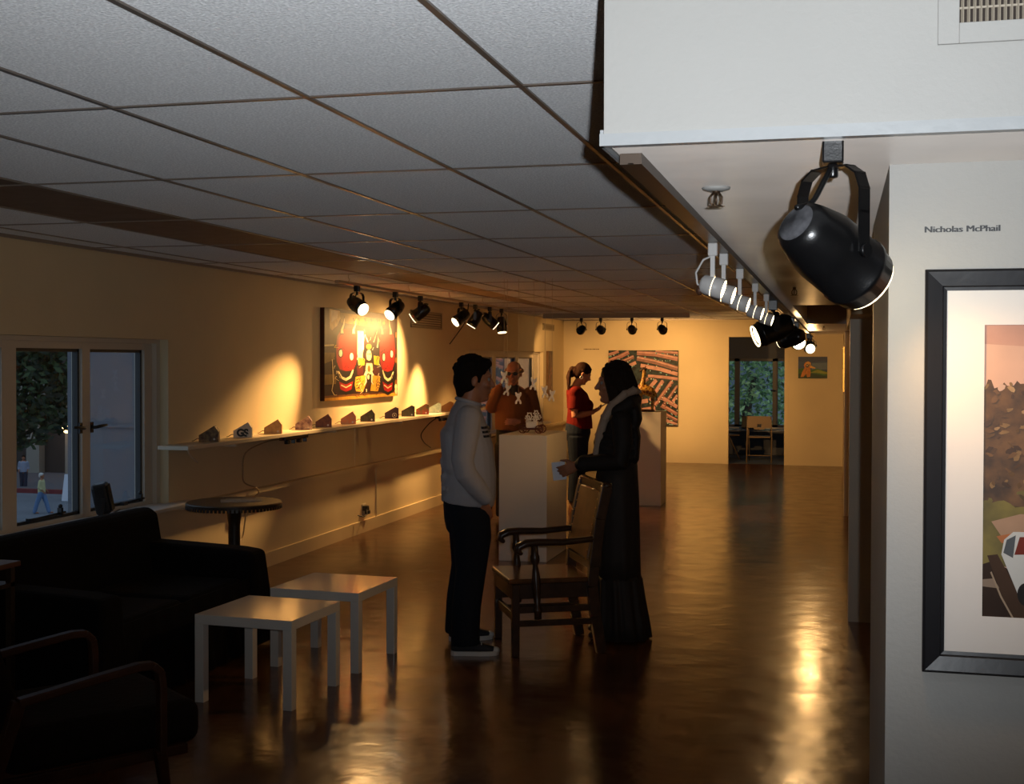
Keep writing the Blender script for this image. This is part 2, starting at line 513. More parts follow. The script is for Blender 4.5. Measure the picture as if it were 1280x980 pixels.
# far room
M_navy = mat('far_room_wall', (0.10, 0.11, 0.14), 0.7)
mb = MB(); YR = 24.0
wz0, wz1 = 0.52, 1.80
mb.box((-3.4, YR, 0), (1.0, YR+0.2, wz0)); mb.box((-3.4, YR, wz1), (1.0, YR+0.2, CZ))
mb.box((-3.4, YR, wz0), (-2.5, YR+0.2, wz1)); mb.box((-0.4, YR, wz0), (1.0, YR+0.2, wz1))
mb.box((-3.5, 21.75, 0), (-3.4, YR, CZ)); mb.box((1.0, 21.75, 0), (1.1, YR, CZ))
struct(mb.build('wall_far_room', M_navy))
w3 = bpy.data.objects.new('window_3', None); COL.objects.link(w3); w3['kind'] = 'structure'; w3.location = (-1.5, YR, wz0)
mb = MB()
for a, b in ((-2.5, -2.44), (-1.87, -1.775), (-1.17, -1.075), (-0.46, -0.4)):
    mb.box((a, YR-0.03, wz0), (b, YR+0.06, wz1))
mb.box((-2.5, YR-0.03, wz1-0.05), (-0.4, YR+0.06, wz1)); mb.box((-2.5, YR-0.03, wz0), (-0.4, YR+0.06, wz0+0.04))
mb.build('window_frame', M_putty, w3, world=True)
MB().tube([(-1.12, YR-0.04, 1.2), (-1.12, YR-0.08, 1.2), (-1.2, YR-0.09, 1.21)], 0.014).build('window_latch', M_black, w3, world=True)
for a, b in ((-2.44, -1.87), (-1.775, -1.17), (-1.075, -0.46)):
    MB().box((a, YR+0.015, wz0+0.04), (b, YR+0.02, wz1-0.05)).build('pane', M_glass, w3, world=True)
MB().box((-2.5, YR-0.16, wz0-0.03), (-0.4, YR, wz0)).build('window_sill', mat('far_sill', (0.45, 0.45, 0.45), 0.4), w3, world=True)
# ------------------------------------------------------------------ spotlights
WARM = (1.0, 0.54, 0.18)
KL, KF = 12.5, 3.0   # lamp output, left and far tracks
M_can = mat('spot_black', (0.005, 0.005, 0.0055), 0.28, bump=0.04, bscale=300)
M_dust = mat('spot_dusty_tail', (0.10, 0.10, 0.11), 0.7, col2=(0.012, 0.012, 0.014), vscale=30)
M_whitecan = mat('spot_white', (0.72, 0.70, 0.68), 0.4)
M_lens = glow('lamp_lens', (1.0, 0.78, 0.42), 14.0)
M_lens_hot = glow('lamp_lens_hot', (1.0, 0.80, 0.50), 22.0)
M_rim = glow('lamp_rim', (1.0, 0.80, 0.48), 3.0)

def can_spot(label, group, mount, axis, L=0.19, R=0.062, drop=None, lens=None, energy=0.0, angle=42, target=None, yoke=0.14, dusty=False, col=WARM, blend=0.7, ks=None):
    """black can on a bent strap yoke below a track adapter; mount = point on the underside of the track"""
    mount = V(mount); ax = V(axis).normalized()
    t = thing('track_spotlight', label, 'spotlight', mount, 0, group)
    lens = lens or M_lens
    piv = ax.cross(V((0, 0, 1)))
    if piv.length < 0.2: piv = V((1, 0, 0))
    piv.normalize()
    drop = drop or 0.19
    c = mount - V((0, 0, drop))                       # pivot, a little behind the middle of the can
    tail = c - ax * (L * 0.52)
    k = ks or R / 0.062
    MB().box((-0.022*k, -0.022*k, -0.05*k), (0.022*k, 0.022*k, 0)).lathe([(0, 0.011*k), (0.03*k, 0.011*k)], (0, 0, -0.05*k), (0, 0, -1), 12).build('adapter', M_can, t, bevel=0.003)
    top = mount - V((0, 0, 0.06*k))
    h = R * 1.12
    pts = []
    for s, zz in ((-1, 0.0), (-1, 0.45), (-1, 0.72), (-0.86, 0.9), (-0.55, 1.0), (0, 1.02), (0.55, 1.0), (0.86, 0.9), (1, 0.72), (1, 0.45), (1, 0.0)):
        pts.append(c + piv * (s * h) + V((0, 0, 1)) * (zz * (top.z - c.z)))
    y = MB()
    side = piv.cross(V((0, 0, 1))).normalized()
    for a, b in zip(pts, pts[1:]):
        d = (b - a).normalized()
        y.beam(a - d*0.002, b + d*0.002, 0.004*k, 0.03*k, ref=side)
    for s in (-1, 1):
        y.lathe([(0, 0.014*k), (0.01*k, 0.014*k)], c + piv*(s*h), piv*s, 12)
    y.build('yoke', M_can, t, world=True)
    b = MB()
    b.lathe([(0, R*0.55), (L*0.03, R*0.70), (L*0.12, R*0.80), (L*0.34, R*0.97), (L*0.42, R), (L*0.80, R), (L*0.81, R*1.04), (L*0.86, R*1.04), (L*0.87, R*0.97), (L, R*0.94), (L, R*0.86), (L*0.93, R*0.84)], tail, ax, 28, cap0=False, cap1=False)
    b.lathe([(0, R*0.55), (-L*0.02, R*0.35)], tail, ax, 28, mi=1, cap0=False)
    b.build('can', [M_can, M_dust if dusty else M_can], t, world=True)
    lz = MB(); lz.lathe([(L*0.93, R*0.84), (L*0.985, R*0.60), (L*1.0, R*0.3)], tail, ax, 24, cap0=False)
    lz.build('lens', lens, t, world=True)
    rm = MB()
    n = 24; tt, s_, u_ = basis(ax)
    ring = [tail + ax*(L*1.02) + s_*(R*0.84*math.cos(2*math.pi*i/n)) + u_*(R*0.84*math.sin(2*math.pi*i/n)) for i in range(n)]
    rm.tube(ring + [ring[0]], R*0.06, 6)
    rm.build('lens_ring', M_rim, t, world=True)
    cb = MB(); cb.tube(curvy([mount - V((0, 0, 0.05*k)), mount - V((0, 0, 0.09*k)) + side*0.02, c - ax*L*0.3 + V((0, 0, R*0.9)), tail + V((0, 0, R*0.4))], 4), 0.006*k, 8)
    cb.build('cord', M_can, t, world=True)
    if energy:
        p = tail + ax * (L * 1.04)
        spot('spot_beam', p, target if target is not None else p + ax, energy, col, angle, blend, 0.035, t)
    return t

# tracks
def rail(name, label, a, b, w, h, m, hooks=()):
    t = thing(name, label, 'track', a)
    a = V(a); b = V(b)
    d = (b - a).normalized(); n = V((d.y, -d.x, 0))
    mb = MB(); mb.beam(a + V((0, 0, h/2)), b + V((0, 0, h/2)), w, h); mb.beam(a + V((0, 0, h*0.06)), b + V((0, 0, h*0.06)), w*0.25, h*0.1)
    mb.build('rail', m, t, world=True)
    for hk in hooks:
        k = MB(); p = V(hk)
        k.tube([(p.x, p.y, CZ), (p.x, p.y, CZ-0.03), (p.x+0.012, p.y, CZ-0.045), (p.x, p.y, a.z+h+0.002)], 0.004, 6)
        k.build('hook', M_frame, t, world=True)
    return t
M_track = mat('track_cream', (0.45, 0.38, 0.28), 0.4)
M_trackbrown = mat('track_bronze', (0.10, 0.07, 0.05), 0.35, metal=0.4)
rail('lighting_track', 'cream lighting track hung on hooks along the wall with the devil mask painting', (-4.0, 9.7, 2.385), (-4.0, 15.4, 2.385), 0.036, 0.022, M_track, [(-4.0, y, 0) for y in (9.95, 11.5, 12.8, 14.1)])
rail('lighting_track', 'lighting track on the ceiling in front of the far wall', (-4.3, 18.5, 2.385), (-2.1, 18.5, 2.385), 0.036, 0.075, M_track)
rail('lighting_track', 'bronze lighting track along the lower left edge of the white bulkhead', (-0.33, 2.05, 2.066), (-0.33, 17.2, 2.066), 0.036, 0.018, M_trackbrown)

def cam_dir(r, u, toward):
    return rt * r + V((0, 0, 1)) * u - fw * toward
A1 = cam_dir(0.62, -0.42, 0.6)
LT = 'spotlights on the left track'
zt = 2.385
can_spot('first black spotlight on the left track, its bright lens turned toward the room', LT, (-4.0, 10.15, zt), A1, energy=5*KL, blend=1.0, angle=100, lens=M_lens_hot, drop=0.165)
def aimed(label, group, mount, tgt, **k):
    m = V(mount); c = m - V((0, 0, k.get('drop', 0.165)))
    return can_spot(label, group, mount, V(tgt) - c, target=tgt, **k)
aimed('second black spotlight on the left track, above the right half of the mask painting', LT, (-4.0, 11.12, zt), (-4.66, 9.75, 1.15), energy=30*KL, angle=40, lens=M_lens_hot, drop=0.165, blend=1.0)
aimed('black spotlight just right of the mask painting, tilted back with only a lit lower rim', LT, (-4.0, 11.85, zt), (-4.66, 11.75, 1.75), energy=17*KL, angle=95, drop=0.165, blend=1.0)
aimed('leftmost of the four black spotlights clustered at the far end of the left track', LT, (-4.0, 13.25, zt), (-4.66, 12.6, 1.55), energy=18*KL, angle=110, lens=M_lens_hot, drop=0.165, blend=1.0)
aimed('second from the left in the cluster of four black spotlights over the shelf end', LT, (-4.0, 13.8, zt), (-4.66, 13.65, 1.1), energy=24*KL, angle=52, drop=0.165, blend=1.0)
can_spot('third from the left in the cluster of four black spotlights, pointing right', LT, (-4.0, 14.42, zt), cam_dir(0.7, -0.6, -0.1), energy=22*KL, angle=110, drop=0.165, blend=1.0)
can_spot('rightmost of the clustered left track spotlights, pointing straight down above the man in brown', LT, (-4.0, 14.96, zt), cam_dir(0.08, -0.92, 0.12), energy=14*KL, angle=110, drop=0.2, blend=1.0)
FT = 'spotlights before the far wall'
fz = 2.385
aimed('black spotlight above the woman in red, leftmost of the four before the far wall', FT, (-3.71, 18.5, fz), (-4.60, 20.35, 1.7), energy=36*KF, angle=50, drop=0.17, L=0.18)
aimed('second from the left of the four black spotlights before the far wall', FT, (-3.417, 18.5, fz), (-3.35, 21.6, 1.5), energy=50*KF, angle=58, drop=0.17, L=0.18)
aimed('third from the left of the four black spotlights before the far wall', FT, (-2.95, 18.5, fz), (-3.0, 21.6, 1.4), energy=45*KF, angle=60, drop=0.17, L=0.18)
aimed('rightmost of the four black spotlights before the far wall', FT, (-2.50, 18.5, fz), (-2.2, 21.6, 1.25), energy=55*KF, angle=60, drop=0.17, L=0.18)

# big spotlight in front of the bulkhead
big_ax = rt*0.126 - V((0, 0, 1))*0.080 + fw*0.080
big = can_spot('large black spotlight hanging closest to the camera, lighting the framed landscape', None, (-0.009, 2.03, SZ), big_ax, L=0.172, R=0.057, drop=0.176, energy=5.5, ks=0.74, angle=95, target=(0.42, 2.27, 1.45), dusty=True, blend=1.0)

# small white cylinder spots on the right track
def white_spot(label, y, energy=0.0, ):
    t = thing('cylinder_spotlight', label, 'spotlight', (-0.33, y, 2.066), 0, 'white spotlights on the bulkhead track')
    MB().box((-0.013, -0.013, -0.036), (0.013, 0.013, 0)).build('adapter', M_whitecan, t, bevel=0.003)
    MB().beam((0, 0, -0.034), (0.0, 0, -0.115), 0.022, 0.012, ref=(1, 0, 0)).build('stem', M_whitecan, t)
    ax = (rt*0.80 - V((0, 0, 1))*0.26 - fw*0.28).normalized()
    c = V((0, 0, -0.118)); a = c - ax*0.035
    b = MB(); b.lathe([(0, 0.016), (0.008, 0.026), (0.034, 0.0275)], a, ax, 22, cap1=False); b.lathe([(0.036, 0.0275), (0.066, 0.028), (0.066, 0.026), (0.063, 0.0255)], a, ax, 22, cap0=False, cap1=False)
    b.build('cylinder', M_whitecan, t)
    MB().lathe([(0.0335, 0.0262), (0.0365, 0.0262)], a, ax, 22).build('light_gap', M_rim, t)
    MB().lathe([(0.064, 0.0255), (0.0665, 0.016), (0.068, 0.006)], a, ax, 22, cap0=False).build('lens', M_lens, t)
    if energy:
        p = t.location + a + ax*0.078
        s = spot('spot_beam', p, p + ax, energy, WARM, 60, 0.7, 0.025, t)
    return t
w0 = white_spot('white cylinder spotlight with a looped cord, first on the bulkhead track', 3.46, 14)
MB().tube([(0, 0, -0.034), (-0.026, 0, -0.045), (-0.046, 0, -0.08), (-0.042, 0, -0.11), (-0.03, 0, -0.125)], 0.003, 8).build('cord', M_whitecan, w0)
MB().ball((-0.036, 0, -0.128), (0.010, 0.014, 0.015)).build('socket', mat('socket_brown', (0.10, 0.04, 0.02), 0.5), w0)
for i, (lab, y) in enumerate([('second white cylinder spotlight on the bulkhead track', 3.80), ('white cylinder spotlight in the middle of the five on the bulkhead track', 4.44),
                              ('fourth white cylinder spotlight on the bulkhead track', 5.28), ('last white cylinder spotlight, next to the big black can on the bulkhead track', 6.12)]):
    white_spot(lab, y, 14)
BT = 'black spotlights on the bulkhead track'
can_spot('black spotlight facing left right behind the white cylinder spotlights', BT, (-0.33, 6.75, 2.066), cam_dir(-0.85, -0.32, 0.05), energy=22, angle=90, blend=1.0, drop=0.155, L=0.2, R=0.066)
can_spot('glaring black spotlight facing the camera, nearer of the glaring pair on the bulkhead track', BT, (-0.33, 10.6, 2.066), cam_dir(0.02, -0.22, 1.0), energy=9, angle=75, lens=M_lens_hot, drop=0.15)
can_spot('black spotlight turned left, tucked right before the nearer glaring spotlight', BT, (-0.33, 9.5, 2.066), V((-2.3, 1.3, -0.5)), energy=60, angle=46, lens=M_lens, drop=0.15, target=(-2.62, 10.85, 1.42), blend=0.9)
can_spot('glaring black spotlight farthest along the bulkhead track, left of the duck painting', BT, (-0.33, 15.0, 2.066), cam_dir(0.05, -0.22, 1.0), energy=32, angle=115, lens=M_lens_hot, drop=0.155, blend=1.0)
can_spot('added black spotlight ending the bulkhead track, put in to brighten the bird painting wall', BT, (-0.33, 16.3, 2.066), V((-0.05, 5.3, -0.5)), energy=260, angle=80, drop=0.12, target=(-0.38, 21.6, 1.3), blend=1.0)  # extra lamp, added only to brighten the far wall around the bird painting

# sprinklers
M_brass = mat('aged_brass', (0.10, 0.06, 0.035), 0.4, metal=0.7)
def sprinkler(label, x, y, z, plate):
    t = thing('sprinkler_head', label, 'sprinkler', (x, y, z), 0, 'ceiling sprinklers')
    S_ = Matrix.Scale(0.62, 4)
    if plate:
        MB().lathe([(0, 0.045), (-0.006, 0.043), (-0.012, 0.022)], (0, 0, 0), (0, 0, 1), 24).xf(S_).build('escutcheon', M_white, t)
    b = MB(); b.lathe([(0, 0.012), (-0.02, 0.012)], n=14)
    for s in (-1, 1):
        b.tube([(s*0.010, 0, -0.018), (s*0.018, 0, -0.03), (s*0.017, 0, -0.05), (s*0.006, 0, -0.058)], 0.0035, 8)
    b.lathe([(-0.02, 0.004), (-0.055, 0.004)], n=10)
    b.xf(S_).build('frame', M_brass, t)
    d = MB(); d.lathe([(-0.058, 0.02), (-0.0605, 0.02)], n=20)
    for k in range(8):
        a = k*math.pi/4; d.obox((0.022*math.cos(a), 0.022*math.sin(a), -0.0592), (0.012, 0.006, 0.002), Matrix.Rotation(a, 3, 'Z'))
    d.xf(S_).build('deflector', M_brass, t)
sprinkler('sprinkler head with a white plate on the bulkhead, beside the big black spotlight', -0.233, 2.50, SZ-0.004, True)
sprinkler('bare sprinkler head on the bulkhead underside, below the big spotlight', -0.194, 5.93, SZ-0.004, False)
sprinkler('small sprinkler head on the ceiling past the bulkhead, above the duck painting', -0.13, 12.6, SZ, False)

# vent grille on the bulkhead face
t = thing('vent_grille', 'white air vent with vertical fins on the bulkhead face', 'vent', (0.14, 1.966, 2.212))
vx0, vz0, vx1, vz1 = 0.14, 2.212, 0.52, 2.44
mb = MB(); f = 0.030; y0, y1 = 1.962, 1.969
mb.box((vx0, y0, vz0), (vx0+f, y1, vz1)); mb.box((vx1-f, y0, vz0), (vx1, y1, vz1)); mb.box((vx0+f, y0, vz0), (vx1-f, y1, vz0+f)); mb.box((vx0+f, y0, vz1-f), (vx1-f, y1, vz1))
mb.build('frame', M_white, t, world=True, bevel=0.001)
MB().box((vx0+f, 1.9675, vz0+f), (vx1-f, 1.9695, vz1-f)).build('backing', mat('vent_dark', (0.03, 0.02, 0.015), 0.8), t, world=True)
mb = MB(); n = 38
for i in range(n):
    x = vx0+f + (vx1-vx0-2*f)*(i+0.5)/n
    mb.obox((x, 1.965, (vz0+vz1)/2), (0.0014, 0.006, vz1-vz0-2*f), Matrix.Rotation(0.5, 3, 'Z'))
for k in range(5):
    z = vz0+f + 0.02 + k*0.035
    mb.box((vx0+f, 1.9645, z), (vx1-f, 1.9675, z+0.003))
mb.build('fins', mat('vent_fin', (0.42, 0.36, 0.28), 0.5), t, world=True)
# vent high on the left wall by the far corner, wide louvered panel above the shelf
def wall_vent(label, ya, yb, za, zb):
    t = thing('wall_vent', label, 'vent', (XW, ya, za))
    m = MB(); m.box((XW+0.001, ya, za), (XW+0.012, yb, za+0.02)); m.box((XW+0.001, ya, zb-0.02), (XW+0.012, yb, zb)); m.box((XW+0.001, ya, za), (XW+0.012, ya+0.03, zb)); m.box((XW+0.001, yb-0.03, za), (XW+0.012, yb, zb))
    m.build('frame', mat('vent_tan', (0.42, 0.34, 0.22), 0.6), t, world=True)
    m = MB(); k = 6
    for i in range(k):
        z = za+0.02 + (zb-za-0.04)*(i+0.5)/k
        m.obox((XW+0.006, (ya+yb)/2, z), (0.003, yb-ya-0.06, 0.014), Matrix.Rotation(0.6, 3, 'Y'))
    m.build('louvers', mat('vent_louver', (0.32, 0.25, 0.16), 0.6), t, world=True)
wall_vent('tan louvered vent high on the wall in the far left corner', 20.02, 20.85, 2.25, 2.36)
wall_vent('wide tan louvered panel on the wall behind the clustered spotlights', 13.45, 14.6, 2.12, 2.32)

# ------------------------------------------------------------------ side tables
M_tab = mat('white_lacquer', (0.66, 0.63, 0.58), 0.12, spec=0.9)
def side_table(label, x, y, rz=-0.0573):
    t = thing('side_table', label, 'side table', (x, y, 0), rz, 'white square side tables')
    MB().box((0, 0, 0.40), (0.55, 0.55, 0.45)).build('tabletop', M_tab, t, bevel=0.002)
    for a in (0, 0.5):
        for b in (0, 0.5):
            MB().box((a, b, 0), (a+0.05, b+0.05, 0.4)).build('leg', M_tab, t, bevel=0.0015)
    return t
side_table('white square side table closer to the armchair', -3.1618, 5.7852)
side_table('white square side table behind the other one, closer to the standing man', -3.1165, 6.5714)

# ------------------------------------------------------------------ pedestals
M_ped = mat('pedestal_white', (0.74, 0.70, 0.62), 0.55, bump=0.06, bscale=100)
def pedestal(label, x0, y0, x1, y1, h):
    t = tag(MB().box((x0, y0, 0), (x1, y1, h)).build('pedestal', M_ped, bevel=0.004), label, 'pedestal')
    return t
pedestal('white display pedestal between the two talkers, carrying the chrome cart sculpture', -2.855, 10.6, -2.425, 11.42, 1.10)
pedestal('white display pedestal behind the long-haired woman, carrying the giraffe', -2.53, 15.1, -2.05, 15.6, 1.13)

# ------------------------------------------------------------------ wall shelf with painted boxes
M_shelf = mat('shelf_white', (0.70, 0.62, 0.48), 0.45)
sh = thing('wall_shelf', 'long white wall shelf carrying the row of painted box sculptures', 'shelf', (XW, 8.0, 1.105))
MB().box((XW, 8.0, 1.108), (-4.42, 16.5, 1.136)).build('board', M_shelf, sh, world=True, bevel=0.002)
for y in (8.9, 10.9, 12.75, 15.2):
    MB().box((XW+0.001, y-0.012, 1.075), (XW+0.16, y+0.012, 1.1075)).build('bracket', M_shelf, sh, world=True)
SH_Z = 1.1365
def slant_box(label, y, c_main, c_top, c_side, w=0.145, h=0.12, d=0.09, rz=0.33, peak=0.78, left=0.42, right=0.62, letters=None, ring=False, col2=None, sc=30):
    t = thing('slant_box', label, 'box sculpture', (-4.535, y, SH_Z), rz, 'painted boxes on the wall shelf')
    key = label[:18].replace(' ', '_')
    mm = mat('box_' + key, c_main, 0.45, col2=col2, vscale=sc)
    mt = mat('box_top_' + key, c_top, 0.4, var=0.3, vscale=25); ms = mat('box_side_' + key, c_side, 0.45, var=0.25, vscale=30)
    prof = [(-w/2, 0), (w/2, 0), (w/2, h*right), (w*(peak-0.5), h), (-w/2, h*left)]
    b = MB()
    a = [V((x, -d/2, z)) for x, z in prof]; c = [V((x*0.94, d/2, z)) for x, z in prof]
    b.add(a + c, [(0, 1, 2, 3, 4)], 0); b.add(a + c, [(9, 8, 7, 6, 5)], 2)
    b.add(a + c, [(4, 3, 8, 9), (3, 2, 7, 8)], 1); b.add(a + c, [(1, 6, 7, 2), (0, 4, 9, 5), (0, 5, 6, 1)], 2)
    b.build('body', [mm, mt, ms], t)
    k = MB(); k.tube(curvy([(-w/2, 0, 0.02), (-w/2-0.02, 0, 0.022), (-w/2-0.04, -0.01, 0.008), (-w/2-0.055, -0.02, 0.005)], 3), 0.003, 6); k.build('cord', M_black, t)
    if letters:
        me = text_mesh(letters, 0.078, 0.004, 0.0012, 'CENTER', 0.92)
        x = MB(); mesh_into(x, me, Matrix.Translation((0, -d/2-0.0012, 0.012)) @ Matrix.Rotation(math.pi/2, 4, 'X') )
        x.build('lettering', M_black, t)
    if ring:
        r = MB(); n = 20
        pts = [V((w*0.2 + 0.022*math.cos(2*math.pi*i/n), -d/2-0.002, 0.035 + 0.022*math.sin(2*math.pi*i/n))) for i in range(n+1)]
        r.tube(pts, 0.003, 6); r.ball((w*0.2, -d/2, 0.035), (0.008, 0.003, 0.008)); r.ball((w*0.25, -d/2+0.004, 0.092), (0.006, 0.004, 0.006)); r.build('painted_ring', mat('ring_white', (0.7, 0.65, 0.6), 0.4), t)
    else:
        r = MB(); r.lathe([(0, 0.008), (0.005, 0.008)], (w*0.28, -d/2, 0.02), (0, -1, 0), 12); r.build('knob', mat('box_knob', (0.6, 0.55, 0.5), 0.3, metal=0.5), t)
    return t
C = srgb
slant_box('dark brown slanted box at the near end of the shelf', 8.53, C(80,45,22), C(50,30,18), C(60,36,20), col2=C(150,120,70))
slant_box('white slanted box with the black letters GS', 9.08, C(225,215,200), C(60,45,35), C(190,180,165), letters='GS', left=0.45)
slant_box('tan slanted box with an orange left edge, right of the GS box', 9.63, C(205,165,105), C(215,160,95), C(200,110,50), col2=C(180,140,85))
slant_box('white and purple mottled slanted box', 10.25, C(200,175,165), C(150,120,120), C(160,140,130), col2=C(90,50,70), sc=22)
slant_box('reddish brown slanted box left of the pink one', 10.69, C(125,70,38), C(90,50,28), C(95,55,30), col2=C(85,45,25))
slant_box('pink and orange slanted box', 11.29, C(225,140,95), C(215,135,90), C(205,120,80), col2=C(205,160,130))
slant_box('dark green slanted box with a pale lower edge', 11.80, C(45,42,22), C(35,30,20), C(40,35,20), col2=C(70,72,38))
slant_box('dark purple slanted box with a white ring', 12.50, C(60,32,42), C(40,25,35), C(70,40,45), ring=True, left=0.5, right=0.9)
slant_box('dark green house-shaped box with red roof edges', 13.02, C(70,68,38), C(95,35,22), C(60,45,25), left=0.5, right=0.9, col2=C(50,52,35))
slant_box('red and green patchwork house-shaped box', 13.51, C(165,60,38), C(110,35,25), C(90,85,45), left=0.5, right=0.9, col2=C(80,90,50), sc=18)
slant_box('light blue slanted box', 13.96, C(140,155,150), C(95,85,70), C(120,135,135), left=0.5, right=0.9, col2=C(105,125,125))
slant_box('tan slanted box half hidden behind the man in grey', 14.44, C(175,125,60), C(95,60,30), C(150,105,55), left=0.5, right=0.9)
# power strips and cables under the shelf
def power_strip(label, y0, y1):
    t = thing('power_strip', label, 'power strip', (-4.5, y0, 1.09))
    MB().obox((-4.5, (y0+y1)/2, 1.088), (0.06, y1-y0, 0.036)).build('body', M_black, t, world=True, bevel=0.006)
    for k in range(4):
        y = y0 + (y1-y0)*(k+0.5)/4
        MB().obox((-4.48, y, 1.055), (0.035, 0.05, 0.032), Matrix.Rotation(0.4*(k % 2), 3, 'Z')).build('plug', M_black, t, world=True, bevel=0.004)
    return t
power_strip('black power strip with plugs under the near part of the shelf', 9.72, 10.2)
power_strip('black power strip under the far part of the shelf beside the man in grey', 13.95, 14.4)
M_cable = mat('cable_tan', (0.34, 0.24, 0.13), 0.5)
tag(MB().tube(curvy([(-4.5, 9.72, 1.085), (-4.55, 9.5, 1.07), (-4.6, 9.25, 1.0), (-4.6, 9.2, 0.85), (-4.61, 9.25, 0.76), (-4.56, 9.35, 0.71), (-4.57, 9.42, 0.66), (-4.62, 9.33, 0.6), (-4.63, 9.3, 0.45), (-4.63, 9.25, 0.32), (-4.62, 9.1, 0.28), (-4.62, 8.9, 0.27)]), 0.006, 8).build('hanging_cable', M_cable), 'tan cable dangling from the shelf down behind the round table', 'cable')
tag(MB().tube(curvy([(-4.5, 13.93, 1.08), (-4.55, 13.8, 1.02), (-4.62, 13.72, 0.9), (-4.63, 13.85, 0.8), (-4.63, 14.1, 0.72)]), 0.006, 8).build('power_cable', M_black), 'black cable looping down from the shelf beside the man in grey', 'cable')
tag(MB().tube(curvy([(-4.0, 13.53, 2.386), (-4.03, 13.53, 2.2), (-4.12, 13.5, 2.05), (-4.2, 13.46, 1.93)]), 0.006, 8).build('hanging_cable', M_black), 'thin black cord hanging from the left track above the man in grey', 'cable')
tag(MB().tube(curvy([(-4.62, 8.5, 0.98), (-4.6, 8.35, 1.05), (-4.58, 8.28, 1.107)]), 0.008, 8).build('shelf_cable', M_shelf), 'pale cable bending under the near end of the shelf', 'cable')
t = thing('wall_outlet', 'wall outlet with black plugs low on the left wall', 'outlet', (XW, 12.02, 0.226))
MB().box((XW+0.001, 11.96, 0.17), (XW+0.008, 12.06, 0.29)).build('plate', M_shelf, t, world=True, bevel=0.002)
MB().obox((XW+0.035, 11.98, 0.245), (0.05, 0.06, 0.05)).tube([(XW+0.05, 11.96, 0.24), (XW+0.09, 11.88, 0.2), (XW+0.08, 11.8, 0.18), (XW+0.04, 11.75, 0.2)], 0.007, 8).build('plug', M_black, t, world=True, bevel=0.004)
MB().obox((XW+0.035, 12.03, 0.2), (0.045, 0.05, 0.035)).build('plug', M_black, t, world=True, bevel=0.004)

# ------------------------------------------------------------------ hanging figurines over the near pedestal
M_chrome = mat('polished_silver', (0.95, 0.92, 0.86), 0.3, metal=0.2, emit=None)
def figurine(label, x, y, z, s=1.0, tilt=0.0):
    t = thing('hanging_figurine', label, 'figurine', (x, y, z), 0, 'silver figurines hanging on threads')
    b = MB()
    b.ball((0, 0, 0), (0.014, 0.010, 0.016)); b.ball((0, 0, -0.016), (0.012, 0.009, 0.012))
    for sx in (-1, 1):
        b.tube([(sx*0.006, 0, 0.008), (sx*0.018, -0.003, 0.018), (sx*0.020, -0.004, 0.038)], [0.0085, 0.0075, 0.009], 8, round_ends=True)
        b.tube([(sx*0.006, 0, -0.02), (sx*0.016, -0.003, -0.030), (sx*0.019, -0.006, -0.046)], [0.010, 0.009, 0.0105], 8, round_ends=True)
    b.ball((0, -0.002, 0.026), (0.010, 0.010, 0.011))
    b.xf(Matrix.Rotation(tilt, 4, 'Y') @ Matrix.Scale(s, 4))
    b.build('body', M_chrome, t, blob=0.0035, smooth_it=1)
    MB().tube([(0, 0, 0.03*s), (0, 0, CZ - z)], 0.0013, 5).build('thread', mat('thread', (0.55, 0.48, 0.36), 0.5), t)
figurine('silver hanging figurine nearest the man in grey, highest on its thread', -2.864, 10.8, 1.603, 1.1)
figurine('silver hanging figurine just below the one nearest the man in grey', -2.843, 10.84, 1.49, 1.0, 0.25)
figurine('lowest silver hanging figurine, in front of the brown sweater', -2.732, 10.8, 1.42, 1.05)
figurine('silver hanging figurine beside the face of the man in brown', -2.594, 10.8, 1.548, 1.1, 0.12)
figurine('silver hanging figurine above the chrome cart, left of its neighbour', -2.492, 10.8, 1.478, 1.05, -0.1)
figurine('silver hanging figurine farthest from the man in grey, above the chrome cart', -2.427, 10.8, 1.444, 1.0, 0.1)

# chrome cart sculpture
t = thing('cart_sculpture', 'chrome and dark red cart sculpture on the nearer pedestal', 'sculpture', (-2.64, 10.95, 1.10))
M_dred = mat('cart_red', (0.10, 0.02, 0.012), 0.35)
MB().box((-0.085, -0.05, 0.03), (0.085, 0.05, 0.045)).build('chassis', M_dred, t, bevel=0.003)
for sx in (-1, 1):
    for sy in (-1, 1):
        w = MB(); n = 18; c = V((sx*0.075, sy*0.062, 0.036))
        w.tube([c + V((0.034*math.cos(2*math.pi*i/n), 0, 0.034*math.sin(2*math.pi*i/n))) for i in range(n+1)], 0.0055, 8)
        for k in range(4):
            a = k*math.pi/4; w.tube([c - V((0.032*math.cos(a), 0, 0.032*math.sin(a))), c + V((0.032*math.cos(a), 0, 0.032*math.sin(a)))], 0.0025, 6)
        w.ball(c, 0.008); w.build('wheel', M_dred, t)
MB().box((-0.05, -0.04, 0.046), (0.045, 0.04, 0.095)).box((-0.056, -0.045, 0.096), (0.05, 0.045, 0.104)).build('chrome_box', M_chrome, t, bevel=0.004)
b = MB()
for x, y, z, r in ((-0.02, -0.03, 0.15, 0.03), (0.035, 0, 0.175, 0.024), (-0.045, 0.01, 0.13, 0.022), (0.03, -0.03, 0.125, 0.02), (0.06, 0.01, 0.14, 0.018)):
    n = 12; c = V((x, y, z))
    b.tube([c + V((r*0.7*math.cos(2*math.pi*i/n), 0, r*math.sin(2*math.pi*i/n))) for i in range(n+1)], 0.005, 6)
    for k in range(6):
        a = k*math.pi/3; b.ball(c + V((r*1.05*math.cos(a), -0.004, r*1.15*math.sin(a))), 0.006, n=8)
    b.ball(c + V((0, -0.005, 0)), 0.008, n=8); b.tube([c, (x*0.5, y*0.5, 0.1)], 0.004, 6)
b.build('ornaments', M_chrome, t)
b = MB()
